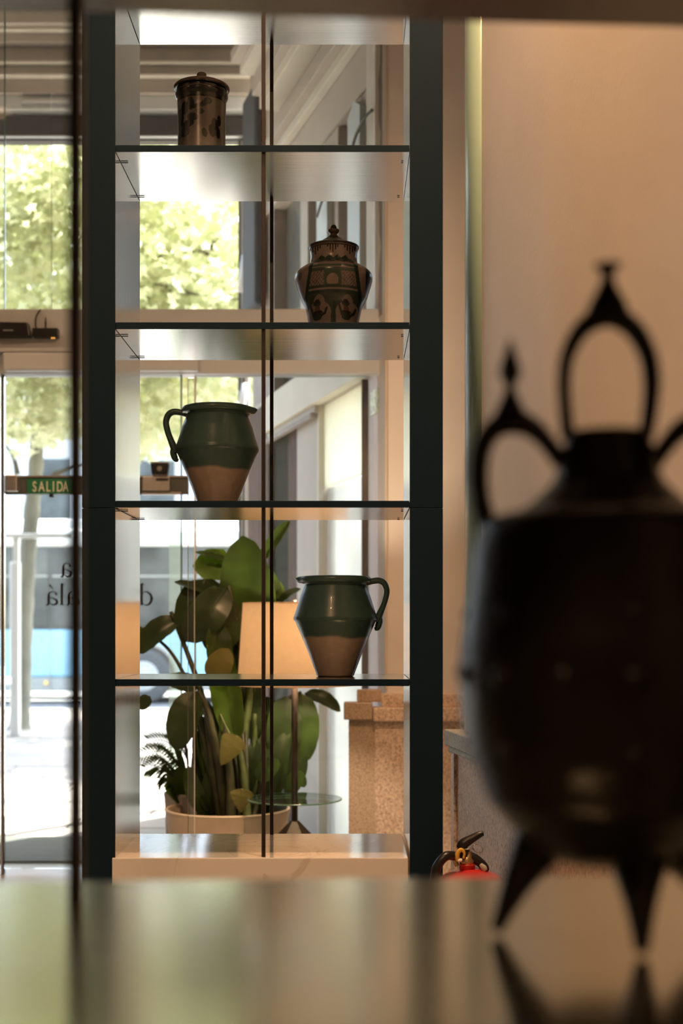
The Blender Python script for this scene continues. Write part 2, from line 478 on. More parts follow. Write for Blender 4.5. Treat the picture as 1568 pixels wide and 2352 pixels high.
# front wall: pillar next to the glass front
b = MB(); b.prism([(0.171,6.4),(2.0,6.4),(2.0,6.62),(0.132,6.62)], 0.0, 4.6)
wf = struct(b.build('wall_front', M['plaster2']), 'tan pillar wall standing beside the glass front', 'wall')
b = MB()
b.prism([(-0.010,6.40),(-0.010,6.36),(0.135,6.33),(0.135,6.42)], 0.0, 0.86)     # lamp side block
b.build('dado_block', M['granite_tan'], wf, bevel=0.004)
b = MB(); b.box(0.118, 1.99, 6.32, 6.40, 0.0, 0.86)
b.build('dado_panel', M['granite'], wf, bevel=0.003)
b = MB(); b.prism([(-0.034,6.42),(-0.034,6.33),(0.105,6.30),(0.105,6.42)], 0.80, 0.885)
b.build('dado_ledge', M['granite_tan'], wf, bevel=0.006)
b = MB(); b.box(0.108, 1.99, 6.28, 6.40, 0.795, 0.862)
b.build('dado_ledge', M['granite'], wf, bevel=0.006)
b = MB(); b.prism([(0.03,6.42),(0.03,6.37),(0.15,6.345),(0.15,6.42)], 0.885, 0.945)
b.build('dado_step', M['granite_tan'], wf, bevel=0.004)
b = MB(); b.box(0.150, 1.99, 6.335, 6.40, 0.862, 0.925)
b.build('dado_step', M['granite'], wf, bevel=0.004)
b = MB(); b.box(0.168, 0.180, 6.388, 6.40, 0.945, 4.6)
b.build('corner_bead', M['cream2'], wf, bevel=0.003)

# transom beam across the glass front
YB = 6.6
zb0, zb1 = PZ(862, YB), PZ(715, YB)
b = MB(); b.box(-6.2, 0.15, YB-0.05, YB+0.06, zb0, zb1)
b.box(-6.2, PX(452,YB), YB-0.09, YB-0.05, PZ(808,YB-0.09), PZ(799,YB-0.09))
tb = struct(b.build('trim_3', M['beam'], bevel=0.004), 'taupe transom beam running across the glass front', 'beam')
b = MB(); b.box(PX(6,YB-.12), PX(455,YB-.12), YB-0.12, YB-0.052, PZ(850,YB-.12), PZ(809,YB-.12))
o = b.build('door_operator', M['beam'], bevel=0.008)
tag(o, 'long taupe door operator box under the transom beam', 'door operator')

# glass front: upper panes
def pane(x0, x1, z0, z1, y, name='pane', parent=None, t=0.010):
    b = MB(); b.box(x0, x1, y-t/2, y+t/2, z0, z1)
    return b.build(name, M['glass'], parent)
w1 = struct(thing('window_1', None, None, (0,YB,zb1)), 'tall clear panes above the transom beam', 'window')
jx = [-6.2, PX(11,YB), PX(118,YB), 0.118]
for a, c in zip(jx[:-1], jx[1:]):
    pane(a+0.002, c-0.002, zb1, 4.6, YB, 'pane', w1)
for x in jx[1:2]:
    b = MB(); b.box(x-0.0022, x+0.0022, YB-0.006, YB+0.006, zb1, 4.6); b.build('pane_joint', M['glass_edge'], w1)
b = MB(); b.box(-6.2, 0.118, YB-0.02, YB+0.02, 4.56, 4.6); b.build('window_frame', M['umber'], w1)
# glass front: lower panes and door
w2 = struct(thing('window_2', None, None, (0,YB,0)), 'clear lower panes under the transom beam', 'window')
xs = [-6.2, PX(2,YB)]
pane(-6.2, PX(1,YB), 0.02, zb0, YB, 'pane', w2)
pane(PX(447,YB), 0.10, 0.02, zb0, YB+0.02, 'pane', w2)
b = MB(); b.box(PX(446,YB), PX(449,YB), YB+0.01, YB+0.03, 0.02, zb0); b.build('pane_joint', M['white'], w2)
d1 = struct(thing('door_1', None, None, (PX(210,YB),YB,0)), 'frameless glass street door with a rail carrying the exit sign', 'door')
YD = YB
pane(PX(11,YD), PX(415,YD), 0.03, zb0, YD, 'pane', d1)
b = MB(); b.box(PX(4,YD), PX(8,YD), YD-0.02, YD+0.02, 0.0, PZ(852,YD)); b.build('door_stile', M['alu'], d1)
b = MB(); b.box(PX(8.5,YD), PX(10.5,YD), YD-0.015, YD+0.015, 0.0, PZ(852,YD)); b.build('door_stile', M['umber'], d1)
b = MB(); b.box(PX(415,YD), PX(418,YD), YD-0.010, YD+0.010, 0.03, zb0); b.build('pane_edge', M['glass_edge'], d1)
b = MB(); b.box(PX(386,YD), PX(414,YD), YD+0.03, YD+0.04, 0.03, PZ(1212,YD)); b.build('door_stile', M['stile'], d1)
rl = MB(); rl.box(PX(10,YD-.05), PX(432,YD-.05), YD-0.05, YD-0.012, PZ(1135,YD-.05), PZ(1096,YD-.05))
rl.build('door_rail', M['railgrey'], d1, bevel=0.004)
b = MB(); b.box(PX(10,YD-.06), PX(432,YD-.06), YD-0.058, YD-0.012, PZ(1096,YD-.06), PZ(1092,YD-.06)); b.build('rail_cap', M['alu'], d1)
b = MB(); b.box(PX(112,YD-.05), PX(121,YD-.05), YD-0.045, YD-0.02, PZ(1142,YD-.05), PZ(1135,YD-.05)); b.build('latch', M['umber'], d1)
b = MB(); b.box(PX(10,YD-.10), PX(39,YD-.10), YD-0.10, YD-0.051, PZ(1128,YD-.10), PZ(1090,YD-.10)); hb = b.build('lock_case', M['alu'], d1, bevel=0.006)
b = MB(); b.box(PX(12,YD-.105), PX(32,YD-.105), YD-0.106, YD-0.100, PZ(1124,YD-.105), PZ(1095,YD-.105)); b.build('lock_face', M['greymetal'], hb)
b = MB(); b.box(PX(326,YD-.09), PX(389,YD-.09), YD-0.09, YD-0.051, PZ(1127,YD-.09), PZ(1094,YD-.09)); hb = b.build('motor_case', M['alu'], d1, bevel=0.004)
b = MB(); b.box(PX(358,YD-.095), PX(386,YD-.095), YD-0.094, YD-0.09, PZ(1104,YD-.095), PZ(1098,YD-.095)); b.build('badge', M['umber'], hb)
b = MB(); b.box(PX(326,YD-.07), PX(415,YD-.07), YD-0.07, YD-0.051, PZ(1136,YD-.07), PZ(1130,YD-.07)); b.build('rail_cap', M['alu'], d1)

# exit sign on the rail
es = thing('exit_sign', 'green exit sign with pale capital letters on the door rail', 'sign', (PX(115,YD-.06), YD-0.06, PZ(1134,YD-.06)))
b = MB(); b.box(PX(63,YD-.06), PX(168,YD-.06), YD-0.064, YD-0.0515, PZ(1134,YD-.06), PZ(1100,YD-.06)); b.build('plate', M['signgreen'], es)
def text_mesh(txt, size, name, mat, parent, loc, sx=1.0, bold=0.0, depth=0.001):
    cu = bpy.data.curves.new(name, 'FONT')
    cu.body = txt; cu.size = size; cu.extrude = depth; cu.offset = bold
    o = bpy.data.objects.new(name, cu); COL.objects.link(o)
    dg = bpy.context.evaluated_depsgraph_get()
    me = bpy.data.meshes.new_from_object(o.evaluated_get(dg))
    bpy.data.objects.remove(o)
    me.transform(Matrix.Rotation(math.pi/2, 4, 'X') @ Matrix.Diagonal((sx,1,1,1)))
    me.materials.clear(); me.materials.append(mat)
    o = bpy.data.objects.new(name, me); COL.objects.link(o)
    o.parent = parent; o.location = Vector(loc) - Vector(parent.location)
    return o
zt = PZ(1129,YD-.065)
hpx = (PZ(1105,YD-.065) - zt)
adv = 14.6
for i, ch in enumerate('SALIDA'):
    px = [74.5,88.5,105.5,120,129.5,144.5][i]
    text_mesh(ch, hpx/0.72, 'letter', M['signwhite'], es, (PX(px,YD-.066), YD-0.0655, zt), 0.62, hpx*0.022)

# mirrored serif lettering on the glass
def ribbon(b, pts, w, y0, th=0.002, ox=0, oz=0, s=1.0, mir=True):
    """stroke of varying width in the X-Z plane"""
    pts = [Vector((p[0], p[1], 0)) for p in pts]
    pp = cr(pts, 6); ww = cr1(w, 6)
    L, R = [], []
    for i, p in enumerate(pp):
        a = pp[max(i-1,0)]; c = pp[min(i+1,len(pp)-1)]
        t = (c-a).normalized(); n = Vector((-t.y, t.x, 0))
        L.append(p + n*ww[i]/2); R.append(p - n*ww[i]/2)
    v = []
    for q in L+R:
        x = ox + (-q.x if mir else q.x)*s
        v.append((x, y0-th, oz+q.y*s))
    n = len(pp)
    v2 = [(a, y0, c) for a,_,c in v]
    f = [(i,i+1,n+i+1,n+i) for i in range(n-1)]
    f2 = [tuple(2*n+k for k in q) for q in f]
    b.add(v+v2, f+f2)
def glyph(ch, px_right, py_base, xh_px, label, name='vinyl_letter'):
    Y = YB-0.008
    s = xh_px/F*Y
    ox, oz = PX(px_right, Y), PZ(py_base, Y)
    b = MB()
    if ch in 'aá':
        ribbon(b, [(0.15,0.74),(0.2,0.92),(0.45,1.0),(0.68,0.88),(0.72,0.6),(0.72,0.2),(0.80,0.02),(0.95,0.06)], [.20,.10,.07,.12,.19,.19,.12,.05], Y, 0.002, ox, oz, s)
        ribbon(b, [(0.70,0.60),(0.45,0.52),(0.15,0.38),(0.12,0.14),(0.35,0.02),(0.60,0.12),(0.72,0.22)], [.05,.07,.15,.19,.10,.06,.04], Y, 0.002, ox, oz, s)
        if ch == 'á':
            ribbon(b, [(0.36,1.18),(0.55,1.38),(0.66,1.52)], [.04,.10,.16], Y, 0.002, ox, oz, s)
    if ch == 'l':
        ribbon(b, [(0.25,0.0),(0.25,0.8),(0.25,1.62)], [.19,.19,.19], Y, 0.002, ox, oz, s)
        ribbon(b, [(0.05,0.02),(0.25,0.03),(0.45,0.02)], [.05,.06,.05], Y, 0.002, ox, oz, s)
        ribbon(b, [(0.02,1.52),(0.14,1.55),(0.26,1.6)], [.04,.07,.12], Y, 0.002, ox, oz, s)
    if ch == 'd':
        ribbon(b, [(0.80,0.0),(0.80,0.8),(0.80,1.62)], [.18,.18,.18], Y, 0.002, ox, oz, s)
        ribbon(b, [(0.78,0.82),(0.50,1.0),(0.18,0.82),(0.06,0.48),(0.20,0.12),(0.48,0.0),(0.78,0.16)], [.04,.08,.16,.20,.16,.08,.04], Y, 0.002, ox, oz, s)
        ribbon(b, [(0.56,1.52),(0.68,1.55),(0.80,1.6)], [.04,.07,.12], Y, 0.002, ox, oz, s)
    o = b.build(name, M['letter'])
    tag(o, label, 'lettering', 'black vinyl lettering on the street door glass')
glyph('a', 168, 1325, 31, 'reversed black vinyl letter a alone in the upper line on the glass')
glyph('á', 134, 1390, 31, 'reversed black vinyl letter a with an accent on the glass')
glyph('l', 150, 1390, 31, 'tall thin reversed black vinyl letter l on the glass')
glyph('a', 182, 1390, 31, 'reversed black vinyl letter a half hidden behind the dark rod')
glyph('d', 350, 1390, 31, 'reversed black vinyl letter d showing inside the shelf bay')

# frameless partition between lamp and shelf
gp = thing('glass_partition', 'frameless glass panel standing in front of the leafy potted plant', 'glass panel', (PX(438,5.25),5.25,0))
b = MB(); b.box(PX(432,5.3), PX(446,5.3), 5.295, 5.305, 0.0, PZ(868,5.3)); b.build('pane', M['glass'], gp)
b = MB(); b.box(PX(431.4,5.3), PX(432,5.3), 5.294, 5.306, 0.0, PZ(868,5.3)); b.build('pane_edge', M['alu'], gp)
b = MB(); b.box(PX(446,5.3), PX(447,5.3), 5.294, 5.306, 0.0, PZ(868,5.3)); b.build('pane_edge', M['white'], gp)

# ------------------------------------------------------------------ the setting: portal and street
b = MB()
n = 42
b.box(-6.15, -0.30, 6.90, 7.72, -0.06, 0.004)
for k in range(n):
    y = 6.91 + k*0.80/n
    b.box(-6.15, -0.30, y, y+0.011, 0.004, 0.014)
tag(b.build('entrance_mat', M['mat']), 'grey ribbed entrance mat behind the street door', 'mat')
b = MB(); b.box(-6.2, 2.0, 6.62, 6.90, -0.12, 0.0)
struct(b.build('trim_5', M['floorstone']), 'pale stone threshold strip before the mat', 'threshold')

pv = MB(); pv.box(-9.0, 3.0, 7.72, 19.6, -0.20, -0.012)
pvo = struct(pv.build('pavement', M['joint']), 'sunlit pale slab pavement outside the door', 'pavement')
slab_meshes = {}
def slab(x0, x1, y0, y1):
    key = (round(x1-x0,3), round(y1-y0,3))
    if key not in slab_meshes:
        b = MB(); b.box(-key[0]/2+0.009, key[0]/2-0.009, -key[1]/2+0.009, key[1]/2-0.009, -0.05, 0.0)
        o = b.build('paving_slab', M['paver'], pvo, bevel=0.004, seg=1); slab_meshes[key] = o
        o.location = ((x0+x1)/2, (y0+y1)/2, random.uniform(-0.003,0.002)); return
    o = slab_meshes[key].copy(); COL.objects.link(o); o.parent = pvo
    o.location = ((x0+x1)/2, (y0+y1)/2, random.uniform(-0.003,0.002))
y = 7.73
r = 0
while y < 19.5:
    h = 0.40 if y < 12 else 0.65
    wdt = 0.80 if y < 12 else 1.0
    x = -6.2 - (0.37*(r % 3)) if y < 12 else -7.5 - 0.4*(r % 2)
    while x < 0.6:
        slab(x, x+wdt, y, y+h); x += wdt
    y += h; r += 1
b = MB(); b.box(-40, 30, 19.6, 19.9, -0.3, 0.01)
struct(b.build('kerb', M['paver']), 'pale stone kerb along the road edge', 'kerb')
b = MB(); b.box(-60, 50, 19.9, 45, -0.3, -0.10)
struct(b.build('road', M['asphalt']), 'grey asphalt road beyond the pavement', 'road')
b = MB(); b.box(-30, -9.0, 7.72, 19.6, -0.2, -0.02); b.box(3.0, 30, 7.72, 19.6, -0.2, -0.02)
struct(b.build('pavement', M['paver']), 'further pavement stretching along the street', 'pavement')

# portal: side wall that runs away to the left
SW0 = Vector((0.167, 6.5, 0)); SWd = Vector((-0.312, 1, 0)).normalized(); SWn = Vector((-1, -0.312, 0)).normalized()
def swY(px): return 2.195 / (0.312 + (px-CX)/F)
def swU(px): return (swY(px) - 6.5) * 1.0476
def swZ(px, py): return PZ(py, swY(px))
def swp(u, w, z): return SW0 + SWd*u + SWn*w + Vector((0,0,z))
def swbox(b, u0, u1, w0, w1, z0, z1, mi=0):
    c = [swp(u,w,z) for z in (z0,z1) for (u,w) in ((u0,w0),(u1,w0),(u1,w1),(u0,w1))]
    b.add(c, [(0,1,2,3),(7,6,5,4),(1,0,4,5),(3,2,6,7),(2,1,5,6),(0,3,7,4)], mi)
UE = swU(574)
wp = struct(thing('wall_portal', None, None, (0,0,0)), 'cream portal wall running back towards the street beyond the glass', 'wall')
b = MB()
swbox(b, 0.0, swU(846), -0.25, 0.0, 0, 5.9)                       # solid pier next to the pillar
swbox(b, swU(846), UE, -0.25, 0.0, 4.05, 5.9)                     # wall over the windows
swbox(b, swU(734), swU(682), -0.25, 0.0, 0, 2.54)                 # solid between window and door
swbox(b, swU(846), UE, -0.25, 0.0, 2.54, 2.80)
b.build('wall_body', M['cream'], wp)
b = MB(); swbox(b, swU(845), swU(624), 0.0, 0.06, 2.54, 2.765); b.build('transom_band', M['cream2'], wp, bevel=0.004)
b = MB(); swbox(b, swU(735), swU(624), 0.0, 0.035, 2.50, 2.54); b.build('band_groove', M['cream'], wp, bevel=0.004)
b = MB(); swbox(b, swU(732), swU(624), 0.02, 0.05, 2.47, 2.50); b.build('band_groove', M['stonebrown'], wp)
b = MB(); swbox(b, swU(845), swU(735), -0.035, -0.025, 2.06, 2.54); b.build('roller_blind', M['blind'], wp)
b = MB(); swbox(b, swU(845), swU(735), -0.06, -0.05, 0.0, 2.06); b.build('frosted_pane', M['frost'], wp)
b = MB(); swbox(b, swU(735), swU(732), -0.04, 0.01, 0, 2.54); b.build('mullion', M['cream2'], wp)
b = MB(); swbox(b, swU(836), swU(834), -0.04, 0.01, 0, 2.54); b.build('mullion', M['brownwood'], wp)
b = MB(); swbox(b, swU(682), swU(655), -0.08, -0.02, 0, 2.5); b.build('dark_panel', M['brownwood'], wp)
b = MB(); swbox(b, swU(655), swU(622), -0.08, -0.02, 0, 2.5); b.build('dark_panel', M['olive'], wp)
b = MB(); swbox(b, swU(622), UE, -0.08, 0.015, 0, 2.76); b.build('end_pier', M['brownwood'], wp)
b = MB(); swbox(b, swU(622), UE, -0.12, -0.02, 2.76, 4.9); b.build('end_pier', M['stonebrown'], wp)
# windows over the band
for (a, c, k) in ((632-22, 686, 'greyglass'), (703, 736, 'blueglass'), (772, 806, 'blueglass'), (838, 846, 'blueglass')):
    b = MB(); swbox(b, swU(c), swU(a), -0.12, -0.10, 2.8, 4.05); b.build('pane', M[k], wp)
for (a, c, zt_) in ((686, 703, 4.05), (736, 772, 4.05), (806, 838, 4.05)):
    b = MB(); swbox(b, swU(c), swU(a), -0.20, -0.01, 2.8, 4.05); b.build('mullion', M['cream'], wp, bevel=0.006)
for (a, c, zt_) in ((736, 760, 4.0), (808, 836, 4.03)):
    b = MB()
    u0, u1 = swU(c), swU(a); um = (u0+u1)/2
    vs = []
    for w in (-0.01, 0.025):
        for (u,z) in ((u0,2.8),(u1,2.8),(u1,zt_-0.06),(um,zt_),(u0,zt_-0.06)): vs.append(swp(u,w,z))
    b.add(vs, [(0,1,2,3,4),(9,8,7,6,5)] + [(i,5+i,5+(i+1)%5,(i+1)%5) for i in range(5)])
    b.build('pilaster', M['beam'], wp)
for a in (712, 727, 779, 796):
    b = MB(); swbox(b, swU(a+3), swU(a), -0.10, -0.085, 2.8, 4.05); b.build('window_bar', M['alu'], wp)
b = MB()
p0, p1 = swp(swU(800),-0.09,3.55), swp(swU(778),-0.09,3.42)
b.tube([p0,p1], 0.012, 6); b.build('window_stay', M['white'], wp)
# stepped cornice of that wall
for (z0, z1, w, mt) in ((4.30,4.36,0.05,'cream2'),(4.36,4.42,0.10,'cream'),(4.62,4.70,0.13,'cream2'),(4.70,4.80,0.18,'cream'),(4.83,4.90,0.26,'cream2'),(4.90,4.97,0.32,'cream')):
    b = MB(); swbox(b, swU(905), swU(640), 0.0, w, z0, z1); b.build('cornice_step', M[mt], wp, bevel=0.006)
# peeling lighter pier face
b = MB(); swbox(b, 0.02, swU(846), 0.0, 0.012, 2.8, 4.28); b.build('pier_panel', M['cream2'], wp)
b = MB()
pts = []
for k in range(26):
    z = 2.8 + k*0.07
    wob = 0.016*math.sin(k*0.9)+0.010*math.sin(k*2.3)
    pts.append((z, wob))
for i in range(25):
    (za,wa),(zb_,wb) = pts[i], pts[i+1]
    b.add([swp(-0.012,0.016,za), swp(0.030+wa,0.016,za), swp(0.030+wb,0.016,zb_), swp(-0.012,0.016,zb_),
           swp(-0.012,0.0,za), swp(0.030+wa,0.0,za), swp(0.030+wb,0.0,zb_), swp(-0.012,0.0,zb_)],
          [(0,3,2,1),(4,5,6,7),(1,2,6,5),(0,4,7,3)])
b.build('worn_edge', M['stonebrown'], wp)
# notice on the pier
b = MB(); swbox(b, 0.035, 0.205, 0.001, 0.006, 2.33, 2.455)
tag(b.build('paper_notice', M['notice']), 'small green and white printed notice stuck on the pier by the blind', 'notice')
# loose cable
pts = [swp(0.13,0.02,3.87), swp(0.20,0.04,3.85), swp(0.33,0.05,3.79), swp(0.40,0.05,3.70), swp(0.37,0.05,3.62), swp(0.44,0.05,3.60), swp(0.50,0.05,3.68), swp(0.44,0.05,3.73), swp(0.38,0.05,3.66), swp(0.42,0.05,3.58), swp(0.62,0.05,3.69), swp(0.85,0.05,3.70), swp(1.05,0.05,3.60)]
b = MB(); b.tube(cr(pts,8), 0.008, 8)
tag(b.build('cable', M['cable']), 'loose grey cable looped in front of the portal wall', 'cable')

# end pilaster, window uprights, outer wall with cornice
YO = 9.7
b = MB(); swbox(b, swU(608), swU(577), 0.0, 0.07, PZ(715,9.1), PZ(212,9.1))
o = b.build('wall_cabinet', M['casing'], bevel=0.03, seg=4)
tag(o, 'tall rounded blue grey metal casing on the end of the portal wall', 'casing')
fr = struct(thing('window_3', None, None, (0,YO,0)), 'street side window upright with light and dark strips', 'window')
for (a, c, m_) in ((548.5,555,'umber'),(555,558,'alu'),(558,563,'umber'),(563,567,'alu'),(567,573,'stonebrown')):
    b = MB(); b.box(PX(a,YO), PX(c,YO), YO-0.06, YO, 0, 4.84); b.build('upright', M[m_], fr)
for (ya, yb) in ((670,585),(950,880)):
    for k in range(2):
        z0 = PZ(ya,YO-.1); z1 = PZ(yb,YO-.1)
        b = MB(); b.tube([(PX(549+k*5,YO-.1),YO-0.09,z0),(PX(560+k*6,YO-.1),YO-0.09,z1)], 0.018, 4); b.build('stay_bar', M['white'], fr)

wo = struct(thing('wall_outer', None, None, (0,YO,4.84)), 'outer wall with ornate plaster cornice over the street opening', 'wall')
def zO(py): return PZ(py, YO)
XL, XR = -7.0, PX(640,YO)
def strip(name, ya, yb, prot, mt, bev=0.006):
    b = MB(); b.box(XL, XR, YO-prot, YO+0.04, zO(ya), zO(yb)); return b.build(name, M[mt], wo, bevel=bev)
strip('window_rail', 330, 326, 0.06, 'umber'); strip('window_rail', 326, 322, 0.10, 'alu'); strip('window_rail', 322, 319, 0.05, 'umber')
strip('lintel', 319, 266, 0.02, 'umber')
strip('soffit_band', 266, 234, 0.12, 'white')
strip('fascia', 234, 202, 0.16, 'cream')
strip('moulding', 202, 196, 0.22, 'cream2'); strip('moulding', 196, 176, 0.19, 'cream'); strip('moulding', 176, 170, 0.24, 'cream2')
strip('frieze', 170, 132, 0.17, 'cream')
strip('moulding', 132, 112, 0.26, 'cream'); strip('moulding', 112, 104, 0.31, 'cream2'); strip('moulding', 104, 75, 0.36, 'cream')
b = MB(); b.box(XL, XR, YO-0.02, YO+0.3, zO(75), 12.0); b.build('wall_body', M['cream'], wo)
b = MB(); b.box(-7.0, -5.6, YO-0.05, YO+0.3, 0, 4.84); b.build('wall_body', M['stonebrown'], wo)
# scalloped ornament and frieze reliefs
sc = MB()
R_ = 0.040
vs = []; 
for i in range(9):
    ph = math.pi*0.5*i/8
    for k in range(13):
        th = math.pi + math.pi*k/12
        vs.append((R_*math.cos(ph)*math.cos(th), -0.030*math.sin(ph), R_*math.cos(ph)*math.sin(th)*1.3))
sc.add(vs, [(i*13+k,i*13+k+1,(i+1)*13+k+1,(i+1)*13+k) for i in range(8) for k in range(12)], 0, True)
so = sc.build('scallop', M['cream2'], wo)
x = -3.4; k = 0
while x < XR - 0.1:
    o = so if k == 0 else so.copy()
    if k: COL.objects.link(o); o.parent = wo
    o.location = (x, -0.27, zO(131)-4.84); x += 0.094; k += 1
rb = MB()
for (dx, dz, rr) in ((0,0,0.045),(0.06,0.035,0.03),(-0.06,0.035,0.03),(0.06,-0.035,0.03),(-0.06,-0.035,0.03)):
    base = len(rb.v)
    rb.lathe(crp([(rr,0),(rr*0.9,0.01),(rr*0.4,0.025),(0,0.03)],4), (0,0,0), 14)
    for i in range(base, len(rb.v)):
        a, c, d = rb.v[i]; rb.v[i] = (a+dx, -d, c+dz)
ro = rb.build('rosette', M['cream2'], wo)
for k, x in enumerate(np.arange(-3.3, XR-0.1, 0.36)):
    o = ro if k == 0 else ro.copy()
    if k: COL.objects.link(o); o.parent = wo
    o.location = (float(x), -0.17, zO(150)-4.84)
b = MB(); b.box(-7.0, 0.3, 6.62, YO, 5.9, 6.05)
struct(b.build('ceiling_portal', M['cream']), 'cream ceiling of the street portal', 'ceiling')
b = MB(); b.box(-7.2, -6.2, 6.62, YO+0.3, 0, 5.9)
struct(b.build('wall_portal_far', M['cream']), 'cream wall closing the far side of the portal', 'wall')
b = MB(); b.box(-7.0, 2.0, 6.63, 6.80, 4.62, 6.05)
struct(b.build('trim_6', M['cream']), 'cream wall strip over the upper panes', 'wall')
# strip light under the portal band
sl = thing('strip_light', 'slim linear lamp fixed to the white band over the street opening', 'lamp', (PX(105,YO-.15), YO-0.15, zO(256)))
b = MB(); b.box(PX(48,YO-.15), PX(165,YO-.15), YO-0.15, YO-0.121, zO(256), zO(246)); b.build('housing', M['alu'], sl)
b = MB(); b.box(PX(52,YO-.15), PX(163,YO-.15), YO-0.156, YO-0.150, zO(254), zO(249)); b.build('diffuser', M['white'], sl)

# ------------------------------------------------------------------ the display shelf
D = 3.30; DB = 3.684
XLi, XRi = PX(265,D), PX(940.5,D)
TW = 0.084
TH = 0.0176
zs = [PZ(333,D), PZ(740,D), PZ(1150,D), PZ(1560,D)]
ZB = PZ(1970,D); ZT = EYE + 1.642; ZSEAM = PZ(1167,D)
un = thing('display_shelf', 'tall dark navy open display shelf standing in front of the glass', 'shelf', ((XLi+XRi)/2, D, 0))
ms = [M['navy'], M['shelf'], M['side']]
for s in (-1, 1):
    for (z0, z1) in ((0.0, ZSEAM-0.0006), (ZSEAM+0.0006, ZT+TH)):
        b = MB()
        x0, x1 = (XLi-TW, XLi) if s < 0 else (XRi, XRi+TW)
        fm = [0,0,0,0, 2 if s < 0 else 0, 2 if s > 0 else 0]
        b.box(x0, x1, D, DB, z0, z1, 0, fm)
        b.build('side_panel', ms, un, bevel=0.0012)
for z in zs + [ZT+TH]:
    b = MB(); b.box(XLi+0.0008, XRi-0.0008, D, DB, z-TH, z, 0, [1,1,0,0,0,0])
    sh = b.build('shelf_board', ms, un, bevel=0.0008)
    if z > zs[0]+0.1:
        pin_y = (3.42, )
    else:
        pin_y = (3.37, 3.64)
    for y in pin_y:
        for x in (XLi+0.010, XRi-0.010):
            q = MB(); q.tube([(x-0.009,y,z-TH-0.0022),(x+0.010*(1 if x<0 else -0.3),y,z-TH-0.0022)], 0.0013, 8)
            q.build('shelf_pin', M['rod_black'] if z < zs[0]+0.1 else M['pin'], sh)
xr = PX(605,D+0.012)
levels = [ZB] + zs[::-1] + [ZT+TH]
for i in range(5):
    z0 = levels[i]; z1 = levels[i+1]-TH
    b = MB(); b.box(xr-0.005, xr+0.005, D+0.008, D+0.018, z0, z1); b.build('rod', M['rod'], un, bevel=0.0012)
    b = MB(); b.box(xr-0.006, xr+0.004, DB-0.018, DB-0.008, z0, z1); b.build('rod', M['rod_black'], un, bevel=0.0012)
# marble base between the side panels
b = MB(); b.box(PX(257,D-.004), PX(937,D-.004), D-0.004, DB, 0.0, ZB, 0)
tag(b.build('marble_base', M['marble'], bevel=0.002), 'white marble plinth between the shelf uprights', 'plinth')

# ------------------------------------------------------------------ pottery
YJ = 3.49
S = YJ / F
def lathe_grid(prof, n, deform=None):
    prof = np.array(prof); th = np.linspace(0, 2*np.pi, n, endpoint=False)
    R = prof[:,0][:,None]*np.ones(n)[None]; Z = prof[:,1][:,None]*np.ones(n)[None]
    T = np.ones(len(prof))[:,None]*th[None]
    if deform: R, Z = deform(R, Z, T)
    V = np.stack([R*np.cos(T), R*np.sin(T), Z], -1).reshape(-1,3)
    fs = []
    m = len(prof)
    for i in range(m-1):
        for k in range(n):
            k2 = (k+1) % n
            fs.append((i*n+k, i*n+k2, (i+1)*n+k2, (i+1)*n+k))
    fs.append(tuple(range(n))[::-1])
    return V, fs, R, Z, T
def grid_object(name, V, fs, mat, parent, colors=None):
    me = bpy.data.meshes.new(name)
    me.from_pydata(V.tolist(), [], fs)
    me.materials.append(mat)
    me.polygons.foreach_set('use_smooth', [True]*len(fs))
    if colors is not None:
        ca = me.color_attributes.new('paint', 'FLOAT_COLOR', 'POINT')
        ca.data.foreach_set('color', np.concatenate([colors, np.ones((len(colors),1))], 1).ravel())
    me.update()
    o = bpy.data.objects.new(name, me); COL.objects.link(o); o.parent = parent
    return o

